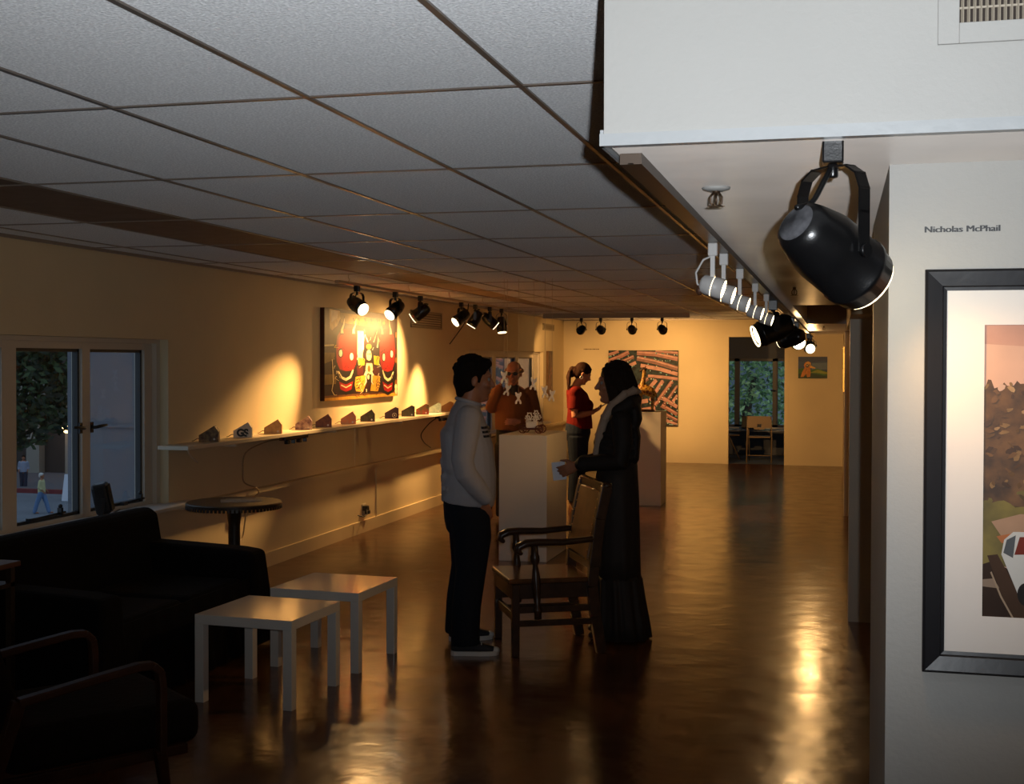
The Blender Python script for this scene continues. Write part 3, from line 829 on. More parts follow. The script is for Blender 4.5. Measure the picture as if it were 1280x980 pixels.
for k in range(5):
    b.tube([(0.0, 0.0, 0.10), (0.02+0.012*k, 0.01, 0.17+0.01*k), (0.05+0.012*k, 0, 0.16-0.02*k)], 0.0018, 5); b.ball((0.05+0.012*k, 0, 0.16-0.02*k), 0.005, n=8)
b.build('wire_sprays', M_dred, t)

# giraffe
def giraffe_mat():
    m = bpy.data.materials.new('giraffe_hide'); m.use_nodes = True; nt = m.node_tree; b = nt.nodes['Principled BSDF']
    tc = nt.nodes.new('ShaderNodeTexCoord'); vo = nt.nodes.new('ShaderNodeTexVoronoi'); vo.feature = 'DISTANCE_TO_EDGE'; vo.inputs['Scale'].default_value = 26
    rp = nt.nodes.new('ShaderNodeValToRGB'); rp.color_ramp.interpolation = 'CONSTANT'
    rp.color_ramp.elements[0].color = (0.72, 0.42, 0.06, 1); rp.color_ramp.elements[1].position = 0.14; rp.color_ramp.elements[1].color = (0.30, 0.09, 0.015, 1)
    nt.links.new(tc.outputs['Object'], vo.inputs['Vector']); nt.links.new(vo.outputs['Distance'], rp.inputs['Fac']); nt.links.new(rp.outputs['Color'], b.inputs['Base Color'])
    b.inputs['Roughness'].default_value = 0.35
    return m
t = thing('giraffe_figure', 'yellow and brown spotted giraffe sculpture on the farther pedestal', 'sculpture', (-2.275, 15.35, 1.13))
g = MB()
g.tube([(-0.05, 0, 0.26), (0.0, 0, 0.265), (0.07, 0, 0.235), (0.10, 0, 0.21)], [(0.06, 0.05), (0.068, 0.056), (0.06, 0.052), (0.04, 0.04)], 12, ref=(0, 0, 1), round_ends=True)
g.tube([(-0.04, 0, 0.27), (-0.035, 0, 0.34), (-0.022, 0, 0.42), (-0.018, 0, 0.50)], [0.05, 0.034, 0.024, 0.022], 12, round_ends=True)
for x, lean in ((-0.055, -0.012), (0.075, 0.014)):
    for sy in (-1, 1):
        g.tube([(x, sy*0.028, 0.24), (x+lean, sy*0.03, 0.12), (x+lean*0.6, sy*0.03, 0.025)], [0.026, 0.015, 0.013], 10, round_ends=True)
g.build('body', giraffe_mat(), t, blob=0.006, smooth_it=2)
h = MB(); h.tube([(-0.01, 0, 0.515), (-0.03, 0, 0.52), (-0.065, 0, 0.495)], [(0.026, 0.022), (0.024, 0.02), (0.014, 0.014)], 10, round_ends=True)
for sy in (-1, 1):
    h.tube([(-0.005, sy*0.01, 0.53), (0.0, sy*0.012, 0.558)], 0.005, 8, round_ends=True); h.ball((0.008, sy*0.026, 0.525), (0.008, 0.014, 0.006))
h.build('head', mat('giraffe_dark', (0.06, 0.025, 0.012), 0.5), t, blob=0.004, smooth_it=1)
MB().tube([(0.11, 0, 0.22), (0.135, 0, 0.19), (0.14, 0, 0.13)], [0.006, 0.005, 0.008], 8).build('tail', MATS['giraffe_dark'], t)
MB().lathe([(0, 0.105), (0.018, 0.10), (0.024, 0.08)], (0.01, 0, 0.0005), (0, 0, 1), 28).build('stand', mat('giraffe_base', (0.10, 0.03, 0.015), 0.4), t)

# ------------------------------------------------------------------ round cafe table by the window
t = thing('cafe_table', 'round dark cafe table with a fringed edge, by the left wall', 'table', (-4.03, 7.93, 0))
M_cafe = mat('cafe_dark', (0.035, 0.022, 0.014), 0.35, var=0.3, vscale=20)
MB().lathe([(0.742, 0.315), (0.747, 0.325), (0.762, 0.327), (0.768, 0.32)], n=48).build('tabletop', mat('cafe_top', (0.10, 0.065, 0.04), 0.4, var=0.25, vscale=12), t)
b = MB(); n = 72
for k in range(n):
    a = 2*math.pi*k/n
    b.obox((0.326*math.cos(a), 0.326*math.sin(a), 0.735), (0.005, 0.017, 0.022), Matrix.Rotation(a, 3, 'Z'))
b.lathe([(0.742, 0.327), (0.760, 0.3285)], n=48, cap0=False, cap1=False)
b.build('fringe', M_cafe, t)
MB().lathe([(0.02, 0.05), (0.05, 0.043), (0.6, 0.040), (0.70, 0.05), (0.742, 0.12)], n=24).build('pedestal_column', M_cafe, t)
b = MB(); b.lathe([(0, 0.20), (0.015, 0.20), (0.03, 0.06)], n=32); b.build('base', M_cafe, t)
tag(MB().obox((-4.0, 7.98, 0.7705), (0.28, 0.17, 0.004), Matrix.Rotation(0.5, 3, 'Z')).obox((-4.02, 8.0, 0.7735), (0.21, 0.15, 0.002), Matrix.Rotation(0.35, 3, 'Z')).build('leaflet', mat('paper_tan', (0.45, 0.38, 0.30), 0.7, var=0.3, vscale=25)), 'flat printed leaflet lying on the round cafe table', 'leaflet')
# black clip lamp / small speaker on the sill
t = thing('small_speaker', 'small black speaker in a bracket standing on the window sill', 'speaker', (-4.585, 7.19, 0.715), 0.35)
R_ = Matrix.Rotation(-0.18, 3, 'Y') @ Matrix.Rotation(0.1, 3, 'X')
MB().obox((0, 0, 0.135), (0.10, 0.11, 0.20), R_).build('body', M_black, t, bevel=0.02)
MB().beam((-0.0, -0.065, 0.01), (0.02, -0.065, 0.14), 0.006, 0.03, ref=(1, 0, 0)).beam((0, 0.065, 0.01), (0.02, 0.065, 0.14), 0.006, 0.03, ref=(1, 0, 0)).box((-0.03, -0.068, 0.0), (0.03, 0.068, 0.01)).build('bracket', M_black, t)
MB().obox((0.053, 0, 0.145), (0.004, 0.085, 0.17), R_).build('speaker_grille', mat('grille_cloth', (0.02, 0.02, 0.02), 0.8), t)
MB().tube([(0, 0.065, 0.12), (0.01, 0.09, 0.10), (0, 0.12, 0.008), (0, 0.35, 0.004), (0, 0.7, 0.004)], 0.004, 6).build('cord', M_black, t)

# ------------------------------------------------------------------ sofa under a dark throw
M_sofa = mat('sofa_cloth', (0.0045, 0.004, 0.0042), 0.95, spec=0.15, bump=0.3, bscale=8)
t = thing('sofa', 'long dark sofa covered with a black throw, under the window', 'sofa', (-3.85, 6.05, 0))
sx0, sx1, sy0, sy1 = -4.36, -3.40, 5.32, 7.12
def soft(name, pts_box, parent, bev=0.05, m=M_sofa):
    b = MB(); b.box(*pts_box); o = b.build(name, m, parent, world=True, bevel=bev); o.modifiers['bevel'].segments = 4; return o
soft('base', ((sx0+0.04, sy0+0.02, 0.06), (sx1-0.06, sy1-0.04, 0.30)), t, 0.03)
b = MB(); P = [(sx0, 0.10), (sx0+0.30, 0.10), (sx0+0.27, 0.50), (sx0+0.22, 0.79), (sx0+0.16, 0.825), (sx0+0.05, 0.81)]
a_ = [V((x, sy0, z)) for x, z in P]; c_ = [V((x + (0.02 if z > .4 else 0), sy1-0.03, z)) for x, z in P]
k = len(P); b.add(a_ + c_, [tuple(range(k))[::-1], tuple(range(k, 2*k))] + [(i, (i+1) % k, k + (i+1) % k, k + i) for i in range(k)])
b.build('backrest', M_sofa, t, world=True, bevel=0.03)
for i in range(2):
    ya = sy0 + 0.2 + i*0.705
    soft('seat_cushion', ((sx0+0.26, ya, 0.29), (sx1-0.03, ya+0.69, 0.44)), t, 0.06)
# arms with the throw flaring out at the hem
for y in (sy0, sy1-0.2):
    b = MB(); yo = 0.07 if y > 6 else -0.07
    top = [(sx0+0.22, 0.625), (sx1-0.12, 0.60), (sx1, 0.585)]
    vs = []
    for x, z in top:
        vs += [V((x, y, z)), V((x, y+0.2, z))]
    bot = []
    for x, z in [(sx0+0.22, 0.0), (sx1-0.06, 0.0), (sx1+0.05, 0.0)]:
        bot += [V((x, y + min(yo, 0), 0.02)), V((x, y+0.2+max(yo, 0), 0.02))]
    b.add(vs + bot, [(0,2,3,1),(2,4,5,3),(6,7,9,8),(8,9,11,10),(0,6,8,2),(2,8,10,4),(1,3,9,7),(3,5,11,9),(0,1,7,6),(4,10,11,5)])
    o = b.build('armrest', M_sofa, t, world=True, bevel=0.035); o.modifiers['bevel'].segments = 3
# hanging cloth at the front with loose folds
b = MB(); n = 60; rows = [(0.43, 0.0), (0.30, 0.02), (0.15, 0.03), (0.015, 0.045)]
vs = []
for z, out in rows:
    for i in range(n+1):
        y = sy0 + 0.2 + (sy1 - sy0 - 0.4) * i / n
        vs.append(V((sx1 - 0.02 + out + 0.012*math.sin(i*0.9 + z*5)*(0.45-z)*2.2, y, z)))
fs = [(r*(n+1)+i, r*(n+1)+i+1, (r+1)*(n+1)+i+1, (r+1)*(n+1)+i) for r in range(3) for i in range(n)]
b.add(vs, fs, 0, True); o = b.build('throw_skirt', M_sofa, t, world=True); sm = o.modifiers.new('solid', 'SOLIDIFY'); sm.thickness = 0.012

# ------------------------------------------------------------------ armchair
M_arm = mat('armchair_wood', (0.055, 0.019, 0.008), 0.5, spec=0.2, var=0.35, vscale=14)
M_uph = mat('armchair_cloth', (0.009, 0.0055, 0.004), 0.95, spec=0.15, bump=0.3, bscale=40)
th = math.atan2(0.8, 0.6)
t = thing('armchair', 'dark upholstered armchair with bent wooden arms, facing the side tables', 'armchair', (-2.93, 4.30, 0), th)
# local: +x faces forward, y = left
b = MB(); b.box((-0.30, -0.31, 0.24), (0.45, 0.31, 0.41)); o = b.build('seat', M_uph, t, bevel=0.05); o.modifiers['bevel'].segments = 4
b = MB(); Rb = Matrix.Rotation(-0.30, 3, 'Y'); b.obox((-0.33, 0, 0.58), (0.13, 0.58, 0.60), Rb); o = b.build('backrest', M_uph, t, bevel=0.05); o.modifiers['bevel'].segments = 4
for s in (-1, 1):
    y = s*0.355
    b = MB()
    pts = [(-0.27, y, 0.525), (-0.2, y, 0.535), (0.0, y, 0.565), (0.17, y, 0.588), (0.225, y, 0.585), (0.255, y, 0.555), (0.262, y, 0.50), (0.262, y, 0.36), (0.262, y, 0.24)]
    R2 = [(0.014, 0.032)]*3 + [(0.016, 0.030)]*3 + [(0.018, 0.024)]*3
    b.tube(pts, R2, 10, ref=(0, 0, 1) if False else None)
    b = MB()
    for p, q in zip(pts, pts[1:]):
        d = (V(q)-V(p)).normalized()
        b.beam(V(p)-d*0.004, V(q)+d*0.004, 0.05, 0.03, ref=(0, 0, 1) if abs(d.z) < 0.8 else (1, 0, 0))
    b.build('armrest', M_arm, t, bevel=0.006)
    MB().beam((0.30, y*0.92, 0.0), (0.255, y, 0.26), 0.03, 0.034, ref=(1, 0, 0), w2=0.045, h2=0.045).build('leg', M_arm, t, bevel=0.005)
    MB().beam((-0.42, y*0.92, 0.0), (-0.27, y, 0.53), 0.03, 0.034, ref=(1, 0, 0), w2=0.04, h2=0.05).build('leg', M_arm, t, bevel=0.005)
    MB().beam((-0.36, y*0.9, 0.225), (0.38, y*0.9, 0.235), 0.03, 0.04).build('side_rail', M_arm, t, bevel=0.004)
MB().beam((0.36, -0.33, 0.235), (0.36, 0.33, 0.235), 0.03, 0.04).build('front_rail', M_arm, t, bevel=0.004)

# end table at the left edge
t = thing('end_table', 'dark wooden end table with a lower shelf, cut off by the left edge', 'table', (-3.95, 5.25, 0))
b = MB(); b.box((-0.42, -0.52, 0.755), (0.0, 0.0, 0.78))
ET = (-3.79, 5.25)
t.location = (ET[0], ET[1], 0)
b.build('tabletop', mat('end_table_wood', (0.12, 0.05, 0.03), 0.35, var=0.2, vscale=15), t, bevel=0.004)
MB().box((-0.40, -0.5, 0.66), (-0.02, -0.02, 0.68)).build('lower_shelf', M_cafe, t)
for x in (-0.40, -0.05):
    for y in (-0.5, -0.05):
        MB().box((x, y, 0), (x+0.03, y+0.03, 0.755)).build('leg', M_cafe, t)

# ------------------------------------------------------------------ carved wooden armchair
M_oak = mat('dark_oak', (0.050, 0.022, 0.010), 0.33, var=0.4, vscale=18, bump=0.1, bscale=60)
M_leather = mat('old_leather', (0.22, 0.095, 0.024), 0.38, var=0.35, vscale=9)
FLp, FRp, BRp, BLp = V((-2.05, 7.64, 0)), V((-1.868, 7.14, 0)), V((-1.405, 7.37, 0)), V((-1.615, 7.86, 0))
cen = (FLp + FRp + BRp + BLp) / 4
fwd = ((FLp + FRp) / 2 - (BLp + BRp) / 2).normalized(); rgt = V((fwd.y, -fwd.x, 0))   # chair's own right is toward the camera
t = thing('wooden_armchair', 'antique dark wooden armchair with a tall leather back, between the two talkers', 'chair', tuple(cen), math.atan2(fwd.y, fwd.x))
WY, FX, BX = 0.255, 0.255, -0.235     # half width, front, back ; local x forward, y left (camera side is -y)
def turned(p, q, r):
    p = V(p); q = V(q); L_ = (q - p).length
    pr = [(0, r), (0.08, r), (0.10, r*1.25), (0.14, r*1.25), (0.17, r*0.75), (0.35, r*1.15), (0.5, r*1.3), (0.62, r*1.0), (0.72, r*0.7), (0.78, r*1.25), (0.84, r*1.25), (0.87, r), (1, r)]
    return MB().lathe([(a*L_, b_) for a, b_ in pr], p, q - p, 16)
MB().box((BX, -WY, 0.425), (FX+0.02, WY, 0.455)).build('seat', mat('seat_leather', (0.13, 0.055, 0.02), 0.22, var=0.3, vscale=12), t, bevel=0.01)
b = MB(); b.box((BX, -WY+0.01, 0.335), (FX, -WY+0.035, 0.424)); b.box((BX, WY-0.035, 0.335), (FX, WY-0.01, 0.424)); b.box((FX-0.025, -WY+0.035, 0.335), (FX, WY-0.035, 0.424)); b.box((BX, -WY+0.035, 0.335), (BX+0.025, WY-0.035, 0.424))
b.build('apron', M_oak, t, bevel=0.003)
for s in (-1, 1):
    MB().box((FX-0.045, s*WY-0.022, 0.0), (FX+0.0, s*WY+0.022, 0.424)).build('leg', M_oak, t, bevel=0.005)
    # back leg runs up into the raked back post
    b = MB(); ys = s*(WY-0.0)
    pts = [(BX-0.06, 0.0), (BX-0.02, 0.22), (BX+0.0, 0.40), (BX-0.01, 0.52), (BX-0.045, 0.80), (BX-0.088, 0.995)]
    for (xa, za), (xb, zb) in zip(pts, pts[1:]):
        b.beam((xa, ys, za), (xb, ys, zb), 0.05, 0.062, ref=(1, 0, 0))
    b.ball((BX-0.09, ys, 1.0), (0.034, 0.03, 0.022))
    b.build('leg', M_oak, t, bevel=0.004)
    # arm with scrolled front, its turned post outside the seat rail
    b = MB()
    b.tube([(BX-0.02, ys, 0.685), (-0.05, ys, 0.668), (0.10, ys, 0.672), (0.17, ys, 0.668), (0.215, ys, 0.648), (0.222, ys, 0.625), (0.205, ys, 0.612)], [(0.018, 0.026), (0.02, 0.028), (0.022, 0.032), (0.024, 0.034), (0.024, 0.036), (0.022, 0.036), (0.016, 0.034)], 12, ref=(1, 0, 0.3), round_ends=True)
    b.build('armrest', M_oak, t)
    turned((0.10, ys+s*0.02, 0.22), (0.12, ys, 0.66), 0.022).build('arm_post', M_oak, t)
    MB().box((BX-0.02, ys-0.012, 0.255), (FX-0.02, ys+0.012, 0.295)).build('stretcher', M_oak, t, bevel=0.003)
    MB().box((BX-0.02, ys-0.012, 0.175), (FX-0.02, ys+0.012, 0.21)).build('stretcher', M_oak, t, bevel=0.003)
MB().box((FX-0.035, -WY, 0.20), (FX-0.012, WY, 0.25)).build('stretcher', M_oak, t, bevel=0.003)
b = MB()
P0, P1 = V((BX+0.012, 0, 0.56)), V((BX-0.07, 0, 0.965))
b.beam(P0, P1, 2*WY-0.05, 0.03, ref=(1, 0, 0)); b.build('back_panel', M_leather, t, bevel=0.008)
MB().beam((BX-0.081, -WY, 0.985), (BX-0.081, WY, 0.985), 0.035, 0.07, ref=(0, 0, 1)).build('top_rail', M_oak, t, bevel=0.008)
MB().beam((BX-0.0, -WY, 0.525), (BX-0.0, WY, 0.525), 0.03, 0.05, ref=(0, 0, 1)).build('lower_rail', M_oak, t, bevel=0.004)
b = MB()
for i in range(9):
    for y in (-WY+0.04, WY-0.04):
        p = P0.lerp(P1, i/8); b.ball((p.x+0.017, y, p.z), 0.006, n=8)
b.build('tacks', mat('brass_tack', (0.5, 0.3, 0.1), 0.3, metal=0.8), t)

# ------------------------------------------------------------------ far room: folding chairs, laptop
M_fold = mat('folding_beige', (0.20, 0.14, 0.085), 0.45)
def folding_chair(label, x, y, rz):
    t = thing('folding_chair', label, 'folding chair', (x, y, 0), rz, 'folding chairs in the far room')
    # local: faces +y (away from the camera), back toward -y
    for s in (-1, 1):
        MB().tube([(s*0.21, -0.24, 0.0), (s*0.21, -0.12, 0.42), (s*0.20, -0.20, 0.80)], 0.011, 8).build('leg', M_fold, t)
        MB().tube([(s*0.19, 0.24, 0.0), (s*0.19, 0.02, 0.42), (s*0.19, -0.08, 0.58)], 0.011, 8).build('leg', M_fold, t)
    MB().tube([(-0.21, -0.19, 0.12), (0.21, -0.19, 0.12)], 0.008, 8).build('crossbar', M_fold, t)
    MB().box((-0.19, -0.14, 0.42), (0.19, 0.24, 0.445)).build('seat', M_fold, t, bevel=0.012)
    b = MB()
    y0 = -0.185
    b.box((-0.21, y0-0.01, 0.60), (-0.09, y0+0.01, 0.80)); b.box((0.09, y0-0.01, 0.60), (0.21, y0+0.01, 0.80)); b.box((-0.09, y0-0.01, 0.69), (0.09, y0+0.01, 0.80))
    b.box((-0.09, y0-0.01, 0.57), (-0.035, y0+0.01, 0.69)); b.box((0.035, y0-0.01, 0.57), (0.09, y0+0.01, 0.69)); b.box((-0.035, y0-0.01, 0.57), (0.035, y0+0.01, 0.61)); b.box((-0.035, y0-0.01, 0.665), (0.035, y0+0.01, 0.69))
    b.build('backrest', M_fold, t)
folding_chair('beige folding chair with a square hand hole, squarely in the far doorway', -1.30, 22.3, 0.0)
folding_chair('folding chair at the left of the far doorway, turned sideways', -1.98, 22.75, -1.0)
t = thing('desk', 'dark desk under the far room window', 'desk', (-1.6, 23.4, 0))
MB().box((-0.9, -0.3, 0.475), (1.1, 0.3, 0.50)).build('desktop', mat('desk_top', (0.10, 0.10, 0.11), 0.3), t)
for x in (-0.86, 1.03):
    for y in (-0.28, 0.24):
        MB().box((x, y, 0), (x+0.04, y+0.04, 0.475)).build('leg', M_dark, t)
t = thing('laptop', 'black laptop standing open on the desk in the far room', 'laptop', (-1.53, 23.35, 0.50))
MB().box((-0.17, -0.12, 0.0), (0.17, 0.12, 0.02)).build('base', M_black, t, bevel=0.003)
MB().obox((0, 0.15, 0.13), (0.34, 0.012, 0.23), Matrix.Rotation(-0.2, 3, 'X')).build('screen', M_black, t, bevel=0.003)
for i, (x, lab) in enumerate(((-1.94, 'white paper sheet at the left end of the far desk'), (-1.68, 'white paper sheet left of the laptop on the far desk'), (-0.97, 'white paper sheet at the right end of the far desk'))):
    tag(MB().obox((x, 23.2, 0.5015), (0.18, 0.14, 0.002), Matrix.Rotation(0.1*i, 3, 'Z')).build('paper_sheet', mat('paper_white', (0.85, 0.85, 0.85), 0.6)), lab, 'paper')
# ------------------------------------------------------------------ paintings (flat paint layers on a canvas with thickness)
def ell(cx, cy, rx, ry, n=18, a0=0.0):
    return [(cx + rx*math.cos(2*math.pi*i/n)*math.cos(a0) - ry*math.sin(2*math.pi*i/n)*math.sin(a0),
             cy + rx*math.cos(2*math.pi*i/n)*math.sin(a0) + ry*math.sin(2*math.pi*i/n)*math.cos(a0)) for i in range(n)]
def stroke(pts, w0, w1=None, wm=None):
    """closed outline of a brush stroke along pts"""
    w1 = w0 if w1 is None else w1
    n = len(pts); L_, R_ = [], []
    for i, p in enumerate(pts):
        a = pts[max(i-1, 0)]; b = pts[min(i+1, n-1)]
        dx, dy = b[0]-a[0], b[1]-a[1]; l = math.hypot(dx, dy) or 1
        f = i/(n-1); w = (w0*(1-f) + w1*f) if wm is None else (w0*(1-f) + w1*f) + wm*4*f*(1-f)
        L_.append((p[0]-dy/l*w/2, p[1]+dx/l*w/2)); R_.append((p[0]+dy/l*w/2, p[1]-dx/l*w/2))
    return L_ + R_[::-1]
class Canvas:
    """thin canvas: o bottom-left corner of the front face, eu / ev full-width and full-height vectors, en outward normal"""
    def __init__(self, o, eu, ev, en, thick, side, step=3e-5):
        self.o, self.eu, self.ev, self.en = V(o), V(eu), V(ev), V(en)
        self.mb = MB(); self.mats = [side]; self.n = 0; self.step = step
        b = self.o - self.en * thick
        c = [b, b+self.eu, b+self.eu+self.ev, b+self.ev]; d = [self.o, self.o+self.eu, self.o+self.eu+self.ev, self.o+self.ev]
        self.mb.add(c + d, [(0,3,2,1),(4,5,6,7),(0,1,5,4),(1,2,6,5),(2,3,7,6),(3,0,4,7)])
    def paint(self, poly, m):
        if m not in self.mats: self.mats.append(m)
        self.n += 1
        h = 0.0003 + self.step * self.n
        pts = [self.o + self.eu * min(max(u, 0), 1) + self.ev * min(max(v, 0), 1) + self.en * h for u, v in poly]
        nrm = V((0, 0, 0))
        for i in range(len(pts)):
            a, b = pts[i], pts[(i+1) % len(pts)]; nrm += (a - self.o).cross(b - self.o)
        if nrm.dot(self.en) < 0: pts.reverse()
        self.mb.poly(pts, self.mats.index(m))
    def build(self, name, parent=None):
        return self.mb.build(name, self.mats, parent, world=True, fix=False)
def pm(r, g, b, var=0.25, sc=18, rough=0.35, c2=None):
    k = 'paint_%d_%d_%d_%d' % (r, g, b, sc)
    return mat(k, srgb(r, g, b), max(rough, 0.45), spec=0.25, var=var, vscale=sc, col2=srgb(*c2) if c2 else None)

# --- devil masks on the left wall
p_side = pm(70, 40, 25)
cv = Canvas((-4.615, 10.894, 1.365), (0, 2.0, 0), (0, 0, 0.872), (1, 0, 0), 0.044, p_side)
def A(pts):
    out = []
    for x, y in pts:
        u = (x-72)/640; top = 98+0.082*(x-72); bot = 935-0.086*(x-72)
        out.append((u, 1-(y-top)/(bot-top)))
    return out
dk = pm(38, 14, 16); mar = pm(72, 18, 20); red = pm(196, 18, 14, 0.3); red2 = pm(150, 14, 12); yel = pm(205, 150, 50); ylw = pm(230, 195, 45); cream = pm(228, 208, 160); blk = pm(18, 10, 8); wht = pm(240, 230, 205); brn = pm(110, 68, 30); navy = pm(35, 22, 45); olive = pm(120, 95, 40)
P_ = cv.paint
P_([(0,0),(1,0),(1,1),(0,1)], dk)
P_(A([(72,430),(140,420),(135,340),(72,345)]), navy); P_(A([(72,500),(160,500),(150,560),(72,600)]), olive); P_(A([(72,700),(165,690),(160,780),(72,790)]), olive)
P_(A([(72,430),(145,425),(145,440),(72,445)]), cream)
P_(A([(110,110),(190,125),(200,180),(170,260),(130,300),(112,280)]), cream); P_(A([(120,120),(180,130),(170,190),(125,230)]), wht)
P_(A([(190,140),(300,150),(420,175),(590,190),(585,250),(470,265),(360,250),(200,230)]), olive)
for x in (300, 345, 400, 455, 510, 560):
    P_(A(stroke([(x,185),(x+10,215),(x-6,250)], 12, 5)), blk); P_(A(ell(x+18, 225, 12, 14)), yel)
P_(A([(72,905),(705,850),(705,890),(72,940)]), yel); P_(A([(72,888),(705,838),(705,852),(72,908)]), brn)
def mask(cx, s):
    f = lambda x, y: (cx + s*(x-245), y)
    G = lambda pts: A([f(*p) for p in pts])
    P_(G([(160,330),(200,250),(290,240),(338,330),(345,500),(338,700),(310,850),(240,880),(180,850),(152,700),(150,480)]), blk)
    P_(G([(170,350),(205,290),(285,280),(330,340),(335,500),(322,600),(300,655),(240,665),(190,650),(165,580),(160,450)]), red2)
    P_(G([(180,370),(215,320),(275,310),(322,360),(328,480),(300,500),(280,480),(250,495),(225,480),(205,470),(180,480)]), red)
    P_(G([(225,500),(265,500),(272,600),(260,650),(225,648),(215,600)]), red)
    for hx, tip in ((205, 228), (300, 326)):
        P_(G(stroke([(hx+4,335),(hx+2,290),(tip-8,240),(tip,170)], 34, 3)), blk)
        P_(G(stroke([(hx+4,325),(hx+4,290),(tip-6,245),(tip,190)], 24, 2)), cream)
    for ex, ey in ((197, 503), (287, 533)):
        P_(G(ell(ex, ey, 20, 42)), blk); P_(G(ell(ex, ey, 14, 33)), wht)
    P_(G(stroke([(182,480),(215,455),(245,490),(275,465),(320,490)], 8, 8)), blk)
    P_(G(stroke([(178,665),(200,720),(240,740),(280,715),(300,650)], 10, 10, 16)), cream)
    P_(G(stroke([(185,690),(205,742),(240,762),(280,738),(303,680)], 8, 8)), blk)
    P_(G([(185,760),(240,785),(300,755),(285,830),(240,850),(195,830)]), red2)
    P_(G(stroke([(200,790),(240,812),(285,785)], 10, 10)), cream)
    P_(G(stroke([(225,640),(245,610),(265,640)], 7, 7)), blk)
mask(245, 1.0); mask(612, -0.86)
# centre figure
P_(A([(335,300),(390,300),(395,420),(380,520),(385,600),(345,610),(335,500)]), cream); P_(A([(345,540),(400,550),(395,610),(345,600)]), ylw); P_(A([(480,520),(535,530),(530,610),(485,600)]), ylw)
P_(A([(330,620),(385,610),(385,700),(335,700)]), mar); P_(A([(475,620),(535,620),(540,700),(480,700)]), mar)
for pts in ([(385,470),(385,390),(400,330),(430,400)], [(515,450),(522,380),(515,290),(480,400)]):
    P_(A(stroke(pts, 16, 12)), wht); P_(A(stroke([(p[0]+9, p[1]+4) for p in pts], 5, 4)), blk)
P_(A(ell(437, 470, 42, 52)), blk); P_(A(ell(437, 520, 24, 52)), cream); P_(A(ell(437, 440, 26, 24)), yel)
P_(A(ell(428, 508, 5, 8)), blk); P_(A(ell(446, 508, 5, 8)), blk); P_(A(stroke([(418,560),(437,572),(458,560)], 8, 8)), blk)
P_(A([(415,590),(465,590),(475,650),(455,690),(420,690),(405,650)]), cream); P_(A(ell(437, 640, 14, 30)), olive)
P_(A([(320,715),(400,700),(415,760),(385,850),(325,845),(312,790)]), yel); P_(A([(470,700),(540,705),(540,780),(520,845),(450,840),(462,760)]), yel)
P_(A(stroke([(398,700),(410,660),(412,760),(395,790)], 14, 8)), wht); P_(A(stroke([(478,700),(466,660),(462,760),(475,780)], 14, 8)), wht); P_(A(ell(432, 720, 18, 38)), blk); P_(A(ell(432, 716, 9, 22)), cream)
for x0, d in ((325, 1), (540, -1)):
    for k in range(4):
        P_(A(stroke([(x0, 745+k*26),(x0+d*22, 730+k*26),(x0+d*40, 760+k*24)], 9, 4)), blk)
rnd = random.Random(3)
for k in range(46):
    x = rnd.choice([rnd.uniform(335,400), rnd.uniform(470,545), rnd.uniform(140,170), rnd.uniform(345,530)]); y = rnd.uniform(260, 860)
    if 405 < x < 470 and 430 < y < 740: continue
    P_(A(stroke([(x,y),(x+rnd.uniform(-16,16),y+rnd.uniform(8,26)),(x+rnd.uniform(-22,22),y+rnd.uniform(20,46))], rnd.uniform(4,9), 2)), rnd.choice([blk, blk, cream, ylw, mar, wht]))
P_(A(stroke([(128,560),(138,760),(125,840),(145,880),(165,880)], 6, 4)), cream)
P_(A(stroke([(318,880),(330,900),(345,878),(355,895)], 6, 5)), mar); P_(A(stroke([(385,875),(400,890),(408,870)], 6, 5)), mar); P_(A(stroke([(440,862),(470,868),(520,850)], 5, 4)), mar)
for y in (330, 480, 560, 760, 800, 840): P_(A(ell(694, y, 12, 26)), rnd.choice([brn, cream, mar]))
t = cv.build('canvas_picture'); tag(t, 'large painting of two red horned masks hung above the shelf on the left wall', 'painting')

# --- striped painting on the far wall
teal = mat('paint_teal', srgb(44, 62, 66), 0.5, spec=0.2, col2=srgb(16, 18, 20), vscale=16)
cv = Canvas((-3.85, YF-0.06, 0.645), (1.205, 0, 0), (0, 0, 1.287), (0, -1, 0), 0.055, pm(60, 35, 25))
B = lambda pts: [((x-345)/375, 1-(y-248)/404) for x, y in pts]
P_ = cv.paint
P_([(0,0),(1,0),(1,1),(0,1)], teal)
pk = [pm(188,136,128,0.35,14), pm(162,108,100,0.35,14), pm(136,94,88,0.35,14), pm(204,152,142,0.35,10)]
st = [([(345,272),(400,252)],18), ([(345,304),(400,285),(455,258)],22), ([(372,322),(430,305),(482,282)],20), ([(440,340),(495,314)],18), ([(345,345),(400,325)],18),
      ([(500,262),(600,268),(720,294)],24), ([(500,290),(600,310),(720,346)],26), ([(520,330),(620,348),(720,376)],20), ([(560,386),(640,392),(720,402)],16), ([(600,252),(720,262)],14),
      ([(480,470),(560,400)],18), ([(548,478),(604,408)],20), ([(572,520),(640,412)],20), ([(598,545),(690,415)],20), ([(634,560),(720,440)],20), ([(680,545),(720,490)],18),
      ([(640,505),(720,552)],22), ([(636,545),(720,592)],22), ([(640,585),(720,625)],20), ([(650,622),(720,648)],16),
      ([(345,420),(470,360)],22), ([(345,465),(480,400)],22), ([(345,510),(490,440)],22), ([(345,555),(560,520)],22), ([(345,600),(600,560)],22), ([(345,640),(620,606)],22), ([(500,640),(640,640)],16)]
for i, (pts, w) in enumerate(st):
    P_(B(stroke(pts, w+5)), blk)
    P_(B(stroke(pts, w)), pk[i % 4])
    P_(B(stroke([(p[0], p[1]-w*0.18) for p in pts], w*0.3)), pk[3])
